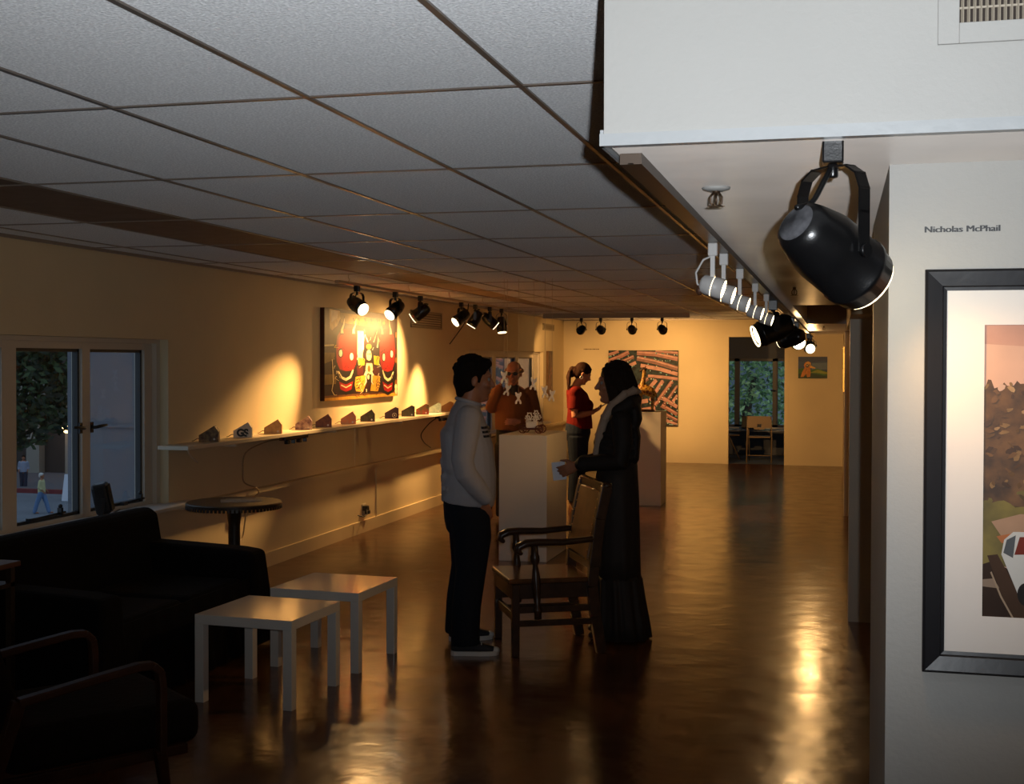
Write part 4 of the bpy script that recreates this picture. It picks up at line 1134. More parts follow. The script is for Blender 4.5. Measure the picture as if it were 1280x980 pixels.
dots = [pm(215,225,220,0.1), pm(110,175,170,0.1), pm(60,105,100,0.2), pm(20,24,26,0.1), pm(150,190,200,0.1)]
rnd = random.Random(5)
for k in range(240):
    i = rnd.randrange(len(st)); pts, w = st[i]; f = rnd.random()
    a, b = pts[0], pts[-1]; x = a[0]*(1-f)+b[0]*f; y = a[1]*(1-f)+b[1]*f + w*rnd.uniform(0.6, 0.95)
    P_(B(ell(x, min(y, 648), rnd.uniform(2, 4.5), rnd.uniform(2, 4), 8)), dots[k % 5])
t = cv.build('canvas_picture'); tag(t, 'large painting of pink and brown diagonal stripes on the far wall', 'painting')

# --- bird painting right of the doorway
cv = Canvas((-0.635, YF-0.035, 1.466), (0.472, 0, 0), (0, 0, 0.36), (0, -1, 0), 0.03, pm(60, 50, 40))
B = lambda pts: [((x-305)/290, 1-(y-690)/215) for x, y in pts]
P_ = cv.paint
P_([(0,0),(1,0),(1,1),(0,1)], pm(58, 82, 120, 0.3, 6))
P_(B([(305,690),(595,690),(595,730),(450,745),(305,735)]), pm(52, 66, 104, 0.2, 8)); P_(B([(440,755),(595,748),(595,815),(440,820)]), pm(96, 118, 140, 0.2, 8))
P_(B([(305,812),(350,800),(420,822),(500,808),(595,838),(595,905),(305,905)]), pm(56, 110, 30, 0.4, 9)); P_(B([(420,850),(500,818),(595,845),(595,862),(480,850)]), pm(140, 150, 40, 0.2, 9)); P_(B([(305,860),(400,850),(595,880),(595,905),(305,905)]), pm(28, 62, 22, 0.3, 9))
P_(B([(330,892),(345,840),(370,800),(360,775),(375,745),(405,735),(430,748),(435,780),(425,810),(430,850),(425,890),(395,895),(385,860),(360,890)]), pm(214, 132, 40, 0.3, 16))
P_(B([(372,775),(385,745),(410,738),(430,752),(432,775),(405,790)]), pm(228, 170, 80, 0.2, 16)); P_(B([(425,775),(478,800),(470,808),(420,800)]), pm(236, 180, 80, 0.1)); P_(B(ell(395, 780, 15, 17)), blk); P_(B(ell(395, 779, 8, 9)), cream); P_(B(ell(396, 780, 4, 5)), blk); P_(B(ell(420, 772, 6, 6)), blk)
P_(B(stroke([(372,855),(380,825),(395,815)], 4, 3)), brn)
t = cv.build('canvas_picture'); tag(t, 'small painting of an orange long-beaked bird on a green hill', 'painting')

# --- narrow painting seen edge-on near the far left corner, with its caption plate
cv = Canvas((-4.62, 20.28, 1.16), (0, 0.33, 0), (0, 0, 0.75), (1, 0, 0), 0.038, pm(120, 90, 60))
P_ = cv.paint
P_([(0,0),(1,0),(1,1),(0,1)], pm(120, 92, 78, 0.4, 12, c2=(70, 48, 45)))
for k in range(12):
    P_(stroke([(0.1+0.8*rnd.random(), 0.05+0.9*rnd.random()) for q in range(2)], 0.06, 0.03), rnd.choice([pm(150,120,110), pm(70,50,50), pm(160,90,70)]))
t = cv.build('canvas_picture'); tag(t, 'tall narrow greyish painting by the far left corner', 'painting')
tag(MB().box((XW+0.001, 20.16, 1.12), (XW+0.012, 20.34, 1.17)).build('caption_sign', mat('plate_tan', (0.5, 0.38, 0.22), 0.5)), 'small caption plate under the tall narrow painting', 'plate')
# --- a glowing sliver: canvas on the right wall seen edge-on
cv = Canvas((0.075, 20.6, 1.33), (0, -2.6, 0), (0, 0, 0.62), (-1, 0, 0), 0.019, pm(210, 180, 110))
cv.paint([(0,0),(1,0),(1,1),(0,1)], pm(225, 195, 110, 0.2, 6))
t = cv.build('canvas_picture'); tag(t, 'pale painting seen nearly edge-on right of the bird painting', 'painting')
# faint lettering on the far wall above the woman in red
mb = MB(); x = -4.30
for w_ in (0.014, 0.05, 0.02, 0.03, 0.012, 0.04, 0.02, 0.03):
    mb.box((x, YF-0.002, 1.945), (x+w_, YF-0.0005, 1.96)); x += w_ + 0.008
tag(mb.build('wall_caption', mat('caption_brown', (0.12, 0.08, 0.04), 0.6)), 'faint line of dark lettering on the far wall above the woman in red', 'lettering')

# --- framed landscape on the near panel wall
YP = 2.28
t = thing('framed_landscape', 'black framed landscape with trees and a white car on the near white wall', 'framed picture', (0.46, YP, 1.2))
X0, X1, Z0, Z1 = 0.1445, 0.80, 1.2125, 1.9015
fwid = 0.036
mb = MB()
def rail_piece(p0, p1, q0, q1):
    """moulding between outer edge p0-p1 and inner edge q0-q1 (x, z pairs): raised outside, stepped down inside"""
    pr = [(0.0, 0.002), (0.0, 0.020), (0.12, 0.024), (0.78, 0.019), (0.84, 0.013), (1.0, 0.012), (1.0, 0.002)]
    a, b = [], []
    for f, d in pr:
        a.append(V((p0[0]+(q0[0]-p0[0])*f, YP-d, p0[1]+(q0[1]-p0[1])*f))); b.append(V((p1[0]+(q1[0]-p1[0])*f, YP-d, p1[1]+(q1[1]-p1[1])*f)))
    k = len(pr); mb.add(a+b, [(i, (i+1) % k, k+(i+1) % k, k+i) for i in range(k)])
o_ = [(X0,Z0),(X1,Z0),(X1,Z1),(X0,Z1)]; i_ = [(X0+fwid,Z0+fwid),(X1-fwid,Z0+fwid),(X1-fwid,Z1-fwid),(X0+fwid,Z1-fwid)]
for k in range(4): rail_piece(o_[k], o_[(k+1) % 4], i_[k], i_[(k+1) % 4])
mb.build('frame', mat('frame_black', (0.014, 0.014, 0.017), 0.33, bump=0.04, bscale=25), t, world=True)
ax0, ax1, az0, az1 = 0.2415, 0.703, 1.311, 1.807
mb = MB(); m0, m1, n0, n1 = X0+fwid-0.003, X1-fwid+0.003, Z0+fwid-0.003, Z1-fwid+0.003; d0, d1 = YP-0.010, YP-0.004
mb.box((m0, d0, n0), (ax0, d1, n1)); mb.box((ax1, d0, n0), (m1, d1, n1)); mb.box((ax0, d0, n0), (ax1, d1, az0)); mb.box((ax0, d0, az1), (ax1, d1, n1))
mb.build('mat_board', mat('mat_white', (0.84, 0.79, 0.74), 0.7), t, world=True)
cv = Canvas((ax0-0.004, YP-0.0065, az0-0.004), (ax1-ax0+0.008, 0, 0), (0, 0, az1-az0+0.008), (0, -1, 0), 0.003, pm(200, 180, 160), 1.0e-5)
SX = lambda x: ((x-1229)/62.5) * (62.5/455)     # 455 photo px would be the full width
B = lambda pts: [((x-1229)/455, 1-(y-406)/364) for x, y in pts]
P_ = cv.paint
P_([(0,0),(1,0),(1,1),(0,1)], pm(214, 172, 150, 0.12, 9, 0.6))
P_(B([(1229,406),(1684,406),(1684,425),(1400,440),(1229,432)]), pm(196, 150, 132, 0.15, 12, 0.6))
def ragged(x0, x1, y, amp, base, step=6, seed=1):
    r = random.Random(seed); top = []
    x = x0
    while x <= x1:
        top.append((x, y + r.uniform(-amp, amp))); x += step
    return top + [(x1, base), (x0, base)]
fol = mat('paint_foliage', srgb(112, 78, 44), 0.6, col2=srgb(62, 42, 26), vscale=26); fol2 = mat('paint_foliage_pale', srgb(176, 140, 96), 0.6, col2=srgb(118, 88, 56), vscale=30); gr = mat('paint_grass', srgb(126, 112, 48), 0.6, col2=srgb(92, 82, 36), vscale=20)
P_(B(ragged(1229, 1684, 482, 7, 640, 5, 2)), fol)
rr = random.Random(9)
def dab(x, y, rx, ry, m):
    n = 9; a0 = rr.uniform(-0.6, 0.6)
    P_(B([(max(1229.5, x + rx*rr.uniform(0.6, 1.3)*math.cos(2*math.pi*i/n)*math.cos(a0) - ry*math.sin(2*math.pi*i/n)*math.sin(a0)), y + rx*math.cos(2*math.pi*i/n)*math.sin(a0) + ry*rr.uniform(0.6, 1.3)*math.sin(2*math.pi*i/n)*math.cos(a0)) for i in range(n)]), m)
for k in range(36):
    x = rr.uniform(1240, 1600); dab(x, rr.uniform(455, 505), rr.uniform(4, 11), rr.uniform(2, 5), pm(206, 170, 150, 0.1, 9, 0.6))
for k in range(150):
    x = rr.uniform(1236, 1660) if k > 80 else rr.uniform(1236, 1330); y = rr.uniform(478, 612)
    dab(x, y, rr.uniform(2.5, 9), rr.uniform(1.5, 4), rr.choice([fol, fol, pm(120,84,48,.3,30), pm(92,64,38,.3,30), pm(76,52,32,.3,30), pm(142,108,66,.3,30), pm(104,74,40,.3,30)] + ([fol2] if y < 560 else [])))
for k in range(30):
    dab(rr.uniform(1236, 1660), rr.uniform(600, 640), rr.uniform(4, 10), rr.uniform(1.5, 3.5), rr.choice([gr, pm(112,96,44,.3,20), pm(88,70,36,.3,20)]))
P_(B(ragged(1229, 1684, 628, 5, 705, 9, 4)), gr)
P_(B([(1246,650),(1290,640),(1684,636),(1684,670),(1320,668),(1262,668)]), pm(176, 142, 116, 0.15, 14, 0.6)); P_(B([(1254,668),(1300,660),(1684,662),(1684,672),(1262,676)]), pm(190, 118, 72, 0.2, 14, 0.6))
P_(B([(1229,640),(1246,636),(1236,650),(1250,690),(1229,704)]), gr)
P_(B([(1229,704),(1250,698),(1300,720),(1684,720),(1684,770),(1229,770)]), pm(54, 36, 24, 0.25, 12, 0.6)); P_(B([(1229,722),(1250,720),(1260,732),(1229,730)]), pm(150, 130, 112, 0.1, 12, 0.6))
P_(B([(1240,692),(1256,690),(1300,752),(1330,770),(1282,770),(1262,738)]), pm(72, 50, 34, 0.2, 12, 0.6)); P_(B(stroke([(1246,712),(1262,742),(1282,770)], 2.5, 3)), pm(168, 146, 122, 0.1, 12, 0.6))
P_(B([(1262,690),(1266,672),(1280,662),(1360,660),(1384,676),(1400,692),(1440,700),(1446,722),(1420,740),(1290,742),(1276,716)]), pm(206, 208, 206, 0.08, 12, 0.6))
P_(B([(1265,688),(1270,672),(1284,666),(1280,694)]), pm(86, 92, 98, 0.2, 12, 0.6)); P_(B([(1282,690),(1290,668),(1350,666),(1372,686)]), pm(120, 44, 30, 0.2, 12, 0.6))
for x in (1300, 1408): P_(B(ell(x, 738, 13, 14)), pm(30, 26, 24, 0.1, 12, 0.6))
cv.build('artwork', t)
# vinyl name above it
me = text_mesh('Nicholas McPhail', 0.0152, 0.0, 0.0002)
xs = [v.co.x for v in me.vertices]; wdt = max(xs) - min(xs); sc_ = 0.121 / wdt
mb = MB()
for dx in (-0.0008, -0.0004, 0.0, 0.0004, 0.0008): mesh_into(mb, me, Matrix.Translation((0.143 + dx, YP-0.0006-dx*0.1, 1.9665)) @ Matrix.Rotation(math.pi/2, 4, 'X') @ Matrix.Diagonal((sc_, 0.0150/0.0152, 1, 1)))
tag(mb.build('wall_lettering', mat('vinyl_black', (0.02, 0.02, 0.022), 0.5)), 'black vinyl artist name lettered on the white wall above the frame', 'lettering')

# ------------------------------------------------------------------ outside the windows
M_bld = mat('outside_pale_wall', (0.15, 0.16, 0.18), 0.7, var=0.12, vscale=0.6)
b = MB(); b.box((-9.3, 14.0, -5.0), (-6.3, 26.0, 9.0)); b.box((-9.38, 13.94, -5.0), (-9.2, 14.1, 9.0)); b.box((-9.0, 13.97, 0.9), (-6.5, 14.0, 0.94))
struct(b.build('outside_building', M_bld))
struct(MB().box((-80, -10, -4.75), (-6.2, 90, -4.55)).build('street', mat('asphalt', (0.20, 0.22, 0.25), 0.8, var=0.2, vscale=0.3)))
b = MB(); b.box((-70, 52, -4.55), (-6.2, 64, -4.38)); struct(b.build('sidewalk', mat('pavement', (0.14, 0.13, 0.14), 0.8)))
struct(MB().box((-70, 51.7, -4.55), (-6.2, 51.98, -4.36)).build('kerb', mat('kerb_red', (0.20, 0.03, 0.03), 0.7)))
b = MB(); M_fac = mat('facade_dark', (0.07, 0.055, 0.045), 0.8, var=0.3, vscale=0.4); M_fg = mat('facade_column', (0.30, 0.27, 0.22), 0.7)
b.box((-70, 60, -4.4), (-6.2, 62, 12), 0)
for x in (-45.5, -42.6, -40.2, -37.0, -34.0): b.box((x, 59.5, -4.4), (x+0.8, 60, 1.5), 1)
b.box((-70, 59.3, -0.2), (-6.2, 60, 0.4), 1)
struct(b.build('outside_facade', [M_fac, M_fg]))
t = thing('street_lamp', 'glowing wall lantern on the dark shopfront across the street', 'lamp', (-39.6, 58.8, -1.9))
MB().ball((0, 0, 0), 0.26).build('globe', glow('lantern_glow', (1.0, 0.55, 0.2), 7.0), t)
MB().tube([(0, 0, 0.24), (0, 0.1, 0.4), (0, 0.7, 0.45)], 0.05, 8).build('bracket', M_black, t)
t = thing('sandwich_board', 'white sandwich board on the pavement across the street', 'sign', (-33.0, 49.5, -4.55))
M_sb = mat('board_white', (0.75, 0.78, 0.85), 0.6)
MB().obox((0, -0.25, 0.6), (0.75, 0.04, 1.2), Matrix.Rotation(-0.2, 3, 'X')).build('board', M_sb, t); MB().obox((0, 0.25, 0.6), (0.75, 0.04, 1.2), Matrix.Rotation(0.2, 3, 'X')).build('board', M_sb, t)

def leaf_tree(name, label, base, h, cz, r, n, seed, cols, size=0.5):
    rn = random.Random(seed); t = thing(name, label, 'tree', base)
    MB().tube([(0, 0, 0), (0.1, 0, h*0.3), (-0.1, 0.1, h*0.55), (0.2, 0, h*0.8)], [0.22, 0.18, 0.14, 0.06], 10).build('trunk', mat('bark', (0.05, 0.035, 0.025), 0.9), t)
    b = MB()
    for k in range(n):
        while True:
            p = V((rn.uniform(-1, 1), rn.uniform(-1, 1), rn.uniform(-1, 1)))
            if p.length < 1: break
        c = V((p.x*r[0], p.y*r[1], cz + p.z*r[2]))
        d = V((rn.gauss(0, 1), rn.gauss(0, 1), rn.gauss(0, 0.6))).normalized(); tt, s, u = basis(d)
        l = size*rn.uniform(0.5, 1.1); w = l*0.42
        b.add([c - tt*l, c + s*w, c + tt*l, c - s*w], [(0, 1, 2, 3)], rn.randrange(len(cols)))
    b.build('foliage', cols, t, fix=False)
cols = [mat('leaf_a', (0.035, 0.06, 0.02), 0.6), mat('leaf_b', (0.06, 0.10, 0.03), 0.6), mat('leaf_c', (0.02, 0.035, 0.015), 0.6)]
leaf_tree('street_tree', 'dark leafy tree outside the left window', (-26.9, 36.0, -4.55), 9.0, 7.4, (3.9, 2.5, 4.3), 12000, 4, cols, 0.2)
cols2 = [mat('leaf_d', (0.16, 0.30, 0.10), 0.55), mat('leaf_e', (0.42, 0.60, 0.24), 0.55), mat('leaf_f', (0.08, 0.14, 0.06), 0.6)]
leaf_tree('courtyard_tree', 'green leafy tree outside the far room window', (-2.0, 28.6, -3.0), 5.5, 4.6, (2.6, 1.8, 2.6), 9000, 8, cols2, 0.085)
struct(MB().box((-7.5, 33, -5), (5, 33.3, 9)).build('outside_wall', mat('outside_dim_wall', (0.30, 0.36, 0.38), 0.8, var=0.3, vscale=0.5)))
# ------------------------------------------------------------------ people. local frame: +x the way they face, +y their left, z up
def head_shape(mb, M, male=True):
    """skull, face and ears; M places the head (origin between the ears)"""
    h = MB()
    h.ball((-0.012, 0, 0.025), (0.098, 0.077, 0.098), n=18)
    h.tube([(0.035, 0, 0.0), (0.042, 0, -0.05), (0.050, 0, -0.095)], [(0.052, 0.062), (0.047, 0.053), (0.030, 0.033)], 14, ref=(1, 0, 0), round_ends=True)
    h.tube([(-0.02, 0, -0.03), (0.01, 0, -0.075), (0.05, 0, -0.098)], [(0.05, 0.060), (0.035, 0.052), (0.022, 0.028)], 12, ref=(1, 0, 0.4), round_ends=True)
    h.ball((0.078, 0, 0.030), (0.017, 0.050, 0.013))                                    # brow
    h.tube([(0.084, 0, 0.020), (0.099, 0, -0.008), (0.110, 0, -0.026)], [0.009, 0.011, 0.0125], 10, round_ends=True)   # nose
    h.ball((0.092, 0.011, -0.031), (0.010, 0.008, 0.007)); h.ball((0.092, -0.011, -0.031), (0.010, 0.008, 0.007))
    h.ball((0.086, 0, -0.055), (0.011, 0.022, 0.006)); h.ball((0.084, 0, -0.067), (0.011, 0.020, 0.007))                # lips
    h.ball((0.072, 0, -0.098), (0.018, 0.022, 0.016))                                    # chin
    for s in (-1, 1):
        h.ball((0.060, s*0.042, -0.022), (0.022, 0.022, 0.020))                         # cheek
        h.ball((-0.008, s*0.079, -0.008), (0.017, 0.009, 0.030), Matrix.Rotation(0.2, 3, 'Y'))   # ear
    h.xf(M)
    mb.v_off = len(mb.v)
    o = len(mb.v); mb.v += h.v
    mb.f += [[o+i for i in f] for f in h.f]; mb.m += h.m; mb.s += h.s

def eyes(M, parent, mw, md):
    for s in (-1, 1):
        e = MB(); e.ball((0.073, s*0.032, 0.006), 0.0125, n=10); e.ball((0.0815, s*0.032, 0.006), (0.005, 0.006, 0.006), n=8, mi=1)
        e.xf(M); e.build('eye', [mw, md], parent)

def hand(mb, wrist, d, palm, thumb_side, curl=0.5, spread=0.0, k=1.0):
    """wrist point, d direction of the palm, palm normal (side the fingers curl to), thumb_side +1/-1 across"""
    d = V(d).normalized(); pn = V(palm); pn = (pn - d*pn.dot(d)).normalized(); ac = d.cross(pn) * thumb_side   # toward the thumb
    w = V(wrist)
    mb.tube([w - d*0.02, w + d*0.015*k, w + d*0.05*k, w + d*0.085*k], [(0.019*k, 0.026*k), (0.016*k, 0.030*k), (0.014*k, 0.040*k), (0.011*k, 0.039*k)], 12, ref=pn, round_ends=True)
    lens = (0.070, 0.078, 0.072, 0.056)
    for i, L_ in enumerate(lens):
        a = (1.5 - i) * 0.0195 * k
        p = w + d*(0.086*k) + ac*a
        dd = (d + ac*(1.5-i)*spread*0.12).normalized(); pts = [p - d*0.012]
        ang = curl*0.5
        for q in (0.42, 0.32, 0.26):
            v = dd*math.cos(ang) + pn*math.sin(ang)
            p = p + v*(L_*k*q); pts.append(p); ang += curl*0.75
        mb.tube(pts, [0.0092*k, 0.0088*k, 0.0078*k, 0.0066*k], 8, round_ends=True)
    p = w + d*0.03*k + ac*0.030*k
    pts = [p - ac*0.01]; v = (d*0.62 + ac*0.62 + pn*0.35).normalized()
    p = p + v*0.035*k; pts.append(p); v = (d*0.85 + ac*0.25 + pn*(0.3+0.4*curl)).normalized(); p = p + v*0.030*k; pts.append(p); p = p + v*0.024*k; pts.append(p)
    mb.tube(pts, [0.013*k, 0.0108*k, 0.0098*k, 0.0075*k], 8, round_ends=True)

M_eye = mat('eye_white', (0.30, 0.28, 0.26), 0.6, spec=0.2); M_iris = mat('eye_iris', (0.03, 0.02, 0.015), 0.6, spec=0.2)
M_skin = mat('skin', (0.42, 0.17, 0.085), 0.5, var=0.12, vscale=20)
M_skin2 = mat('skin_pink', (0.50, 0.22, 0.13), 0.5, var=0.12, vscale=20)
def HM(c, pitch=0.0, yaw=0.0, s=1.0, roll=0.0):
    return Matrix.Translation(V(c)) @ Matrix.Rotation(yaw, 4, 'Z') @ Matrix.Rotation(pitch, 4, 'Y') @ Matrix.Rotation(roll, 4, 'X') @ Matrix.Scale(s, 4)

def shoe(parent, ax, ay, ang, m_up, m_sole, L_=0.29, low=True):
    """canvas shoe, heel near (ax, ay), turned by ang"""
    R_ = Matrix.Translation(V((ax, ay, 0))) @ Matrix.Rotation(ang, 4, 'Z')
    s = MB(); out = [(-0.075, -0.028), (-0.06, -0.040), (0.0, -0.040), (0.09, -0.046), (0.15, -0.044), (0.19, -0.028), (0.205, 0.0), (0.19, 0.026), (0.14, 0.038), (0.05, 0.034), (-0.06, 0.036), (-0.075, 0.026), (-0.082, 0.0)]
    k = len(out); a = [V((x, y, 0.0)) for x, y in out]; b = [V((x, y, 0.026)) for x, y in out]
    s.add(a+b, [tuple(range(k))[::-1], tuple(range(k, 2*k))] + [(i, (i+1) % k, k+(i+1) % k, k+i) for i in range(k)])
    s.ball((0.185, 0, 0.026), (0.026, 0.032, 0.022), n=12); s.xf(R_)
    s.build('shoe_sole', m_sole, parent)
    u = MB()
    u.tube([(-0.05, 0, 0.05), (0.03, 0, 0.048), (0.10, 0, 0.040), (0.165, 0, 0.033)], [(0.042, 0.036), (0.040, 0.038), (0.030, 0.040), (0.018, 0.034)], 14, ref=(0, 0, 1), round_ends=True)
    u.tube([(-0.03, 0, 0.04), (-0.02, 0, 0.10), (-0.015, 0, 0.135)], [(0.052, 0.036), (0.05, 0.038), (0.048, 0.038)], 14, ref=(1, 0, 0))
    u.xf(R_); sh_ = u.build('shoe', m_up, parent, blob=0.007, smooth_it=2)
    l = MB()
    for i in range(5):
        x = 0.035 + i*0.022; z = 0.100 - i*0.011
        l.tube([(x, -0.024, z-0.006), (x, 0, z+0.002), (x, 0.024, z-0.006)], 0.004, 6)
    l.xf(R_); l.build('laces', m_sole, sh_)

# --- the man in grey
gx = (-2.175, 7.33, 0)
man = thing('person', 'dark-haired man in a grey sweatshirt and dark jeans standing with hands in pockets', 'person', gx, 0.40)
hm = HM((0.045, 0, 1.628), 0.06, 0.0, 1.08)
b = MB(); head_shape(b, hm)
b.tube([(0.0, 0, 1.40), (0.010, 0, 1.48), (0.028, 0, 1.57)], [(0.075, 0.10), (0.066, 0.066), (0.062, 0.060)], 16, ref=(1, 0, 0))
b.tube([(0, 0, 0.86), (0.01, 0, 1.05), (0, 0, 1.25), (-0.01, 0, 1.42)], [(0.11, 0.155), (0.105, 0.15), (0.11, 0.16), (0.08, 0.14)], 18, ref=(1, 0, 0), round_ends=True)
for s in (-1, 1):
    b.tube([(-0.015, s*0.175, 1.405), (-0.06, s*0.235, 1.13), (0.07, s*0.185, 0.925)], [0.045, 0.036, 0.028], 10, round_ends=True)
    hand(b, (0.075, s*0.180, 0.905), (0.30, -s*0.45, -0.84), (0, -s, 0.1), s, 0.25)
    b.tube([(0, s*0.085, 0.86), (0.015, s*0.12, 0.48), (-0.02, s*0.185, 0.09)], [0.07, 0.055, 0.038], 10, round_ends=True)
    b.tube([(-0.03, s*0.185, 0.06), (0.06, s*0.20, 0.04), (0.12, s*0.205, 0.03)], [0.028, 0.024, 0.016], 10, round_ends=True)
b.build('body', M_skin, man, blob=0.0065, smooth_it=2)
eyes(hm, man, M_eye, M_iris)
M_grey = mat('sweatshirt_grey', (0.40, 0.38, 0.39), 0.95, spec=0.1, bump=0.25, bscale=22)
c = MB()
c.tube([(0.010, 0, 0.875), (0.015, 0, 0.93), (0.02, 0, 1.06), (0.012, 0, 1.22), (-0.01, 0, 1.36), (-0.005, 0, 1.44), (0.004, 0, 1.495)], [(0.155, 0.195), (0.162, 0.205), (0.158, 0.205), (0.148, 0.205), (0.125, 0.195), (0.095, 0.135), (0.070, 0.078)], 22, ref=(1, 0, 0))
c.tube([(-0.115, 0, 1.30), (-0.10, 0, 1.10)], [(0.05, 0.14), (0.05, 0.15)], 14, ref=(1, 0, 0), round_ends=True)
for s in (-1, 1):
    c.tube([(-0.012, s*0.165, 1.405), (-0.03, s*0.215, 1.31), (-0.055, s*0.25, 1.16), (-0.035, s*0.25, 1.08), (0.03, s*0.225, 1.0), (0.085, s*0.19, 0.935)], [0.078, 0.078, 0.068, 0.066, 0.060, 0.050], 16, round_ends=True)
    c.tube([(0.070, s*0.197, 0.955), (0.098, s*0.183, 0.918)], [0.050, 0.042], 12)
for i, z in enumerate((0.93, 1.0, 1.09)):
    c.tube([(-0.15, -0.10+0.05*i, z+0.05), (-0.14, 0.0, z), (-0.13, 0.12, z-0.04)], 0.018, 8, round_ends=True)
c.tube([(0.0, -0.22, 1.33), (-0.04, -0.285, 1.12), (-0.01, -0.29, 1.05)], 0.016, 8, round_ends=True)
sw = c.build('sweatshirt', M_grey, man, blob=0.008, smooth_it=3)
# dark print across the chest
p = MB()
for i in range(3):
    z = 1.345 - i*0.026
    for j in range(5):
        y = -0.150 + j*0.040
        x = (0.125 + (1.36 - z)*0.164)*math.sqrt(1 - (y/0.2)**2) + (1.345 - z)*0.12 - 0.006
        p.obox((x, y, z), (0.02, 0.03, 0.013), Matrix.Rotation(y*4.0, 3, 'Z'))
p.build('chest_print', M_black, sw)
n_ = MB(); nn = 22
n_.tube([(0.006 + 0.070*math.cos(2*math.pi*i/nn), 0.076*math.sin(2*math.pi*i/nn), 1.497 - 0.02*math.cos(2*math.pi*i/nn)) for i in range(nn+1)], 0.012, 8)
n_.build('collar', M_grey, sw)
M_jean = mat('jeans_dark', (0.010, 0.012, 0.018), 0.9, spec=0.15, bump=0.2, bscale=60)
c = MB()
c.tube([(0.005, 0, 0.93), (0.005, 0, 0.87), (0.0, 0, 0.78)], [(0.145, 0.185), (0.15, 0.19), (0.14, 0.18)], 20, ref=(1, 0, 0), round_ends=True)
for s in (-1, 1):
    c.tube([(0.005, s*0.085, 0.84), (0.02, s*0.105, 0.68), (0.01, s*0.13, 0.48), (-0.02, s*0.155, 0.28), (-0.03, s*0.185, 0.12), (-0.028, s*0.19, 0.055)], [(0.125, 0.115), (0.118, 0.105), (0.092, 0.085), (0.088, 0.082), (0.085, 0.08), (0.088, 0.082)], 16, ref=(1, 0, 0))
    for k in range(3): c.tube([(0.05, s*0.16-0.03, 0.10+k*0.045), (0.0, s*0.185-0.08*s, 0.085+k*0.045), (-0.09, s*0.18, 0.105+k*0.045)], 0.012, 6, round_ends=True)
c.build('jeans', M_jean, man, blob=0.009, smooth_it=3)
M_canvas = mat('shoe_canvas', (0.02, 0.02, 0.024), 0.8); M_rub = mat('shoe_rubber', (0.62, 0.60, 0.56), 0.5)
shoe(man, -0.035, -0.19, -0.15, M_canvas, M_rub); shoe(man, -0.01, 0.20, 0.12, M_canvas, M_rub)
M_hair = mat('hair_dark', (0.010, 0.006, 0.004), 0.85, spec=0.15, bump=0.5, bscale=120)
r = random.Random(11)
h = MB()
h.ball((-0.022, 0, 0.045), (0.101, 0.085, 0.092), n=16); h.ball((-0.045, 0, -0.005), (0.078, 0.082, 0.085), n=14); h.tube([(-0.075, 0, -0.03), (-0.075, 0, -0.08)], [(0.035, 0.066), (0.025, 0.055)], 12, ref=(1, 0, 0), round_ends=True)
h.ball((0.050, 0, 0.095), (0.045, 0.062, 0.034))
for k in range(110):
    a = r.uniform(0, 2*math.pi); e = r.uniform(0.15, 1.5)
    p = V((-0.02 + 0.100*math.cos(a)*math.cos(e), 0.086*math.sin(a)*math.cos(e), 0.042 + 0.094*math.sin(e)))
    if p.x > 0.055 and p.z < 0.085: continue
    h.ball(p, r.uniform(0.008, 0.017), n=8)
for s in (-1, 1): h.tube([(0.018, s*0.074, 0.03), (0.016, s*0.074, -0.008)], [0.014, 0.009], 8, round_ends=True)
h.xf(hm); h.build('hair', M_hair, man, blob=0.006, smooth_it=1)

# --- the long-haired woman in the dark coat
wo = thing('person', 'long-haired woman in a dark coat and long skirt holding a white card', 'person', (-1.345, 7.86, 0), math.pi + 0.20)
hm = HM((0.02, 0, 1.602), 0.02, 0.0, 1.03)
b = MB(); head_shape(b, hm)
b.tube([(-0.02, 0, 1.40), (-0.008, 0, 1.47), (0.005, 0, 1.55)], [(0.055, 0.08), (0.048, 0.05), (0.048, 0.048)], 14, ref=(1, 0, 0))
b.tube([(0, 0, 0.86), (0.0, 0, 1.05), (-0.01, 0, 1.22), (-0.02, 0, 1.40)], [(0.09, 0.15), (0.075, 0.115), (0.085, 0.13), (0.06, 0.12)], 16, ref=(1, 0, 0), round_ends=True)
arms = {1: [(-0.02, 0.155, 1.375), (-0.015, 0.205, 1.12), (0.24, 0.11, 1.10)], -1: [(-0.02, -0.155, 1.375), (-0.01, -0.205, 1.12), (0.23, -0.06, 1.09)]}
for s, P in arms.items():
    b.tube(P, [0.038, 0.032, 0.022], 10, round_ends=True)
    b.tube([(0, s*0.08, 0.86), (0.01, s*0.085, 0.46), (-0.02, s*0.09, 0.09)], [0.07, 0.05, 0.034], 10, round_ends=True)
    b.tube([(-0.03, s*0.09, 0.06), (0.06, s*0.10, 0.035), (0.12, s*0.105, 0.028)], [0.026, 0.022, 0.015], 10, round_ends=True)
hand(b, (0.252, 0.098, 1.095), (0.86, -0.25, -0.42), (0.15, -0.95, 0.0), -1, 0.45, 0.6, 0.95)
hand(b, (0.242, -0.052, 1.085), (0.88, 0.22, -0.42), (0.2, 0.9, 0.2), 1, 0.55, 0.5, 0.95)
b.build('body', M_skin, wo, blob=0.006, smooth_it=2)
eyes(hm, wo, M_eye, M_iris)
M_coat = mat('coat_black', (0.016, 0.012, 0.010), 0.7, spec=0.3, bump=0.3, bscale=18)
c = MB()
c.tube([(0.0, 0, 1.09), (-0.002, 0, 1.14), (-0.005, 0, 1.25), (-0.015, 0, 1.36), (-0.02, 0, 1.42), (-0.015, 0, 1.47)], [(0.125, 0.165), (0.125, 0.165), (0.118, 0.17), (0.10, 0.165), (0.08, 0.115), (0.062, 0.07)], 20, ref=(1, 0, 0), round_ends=True)
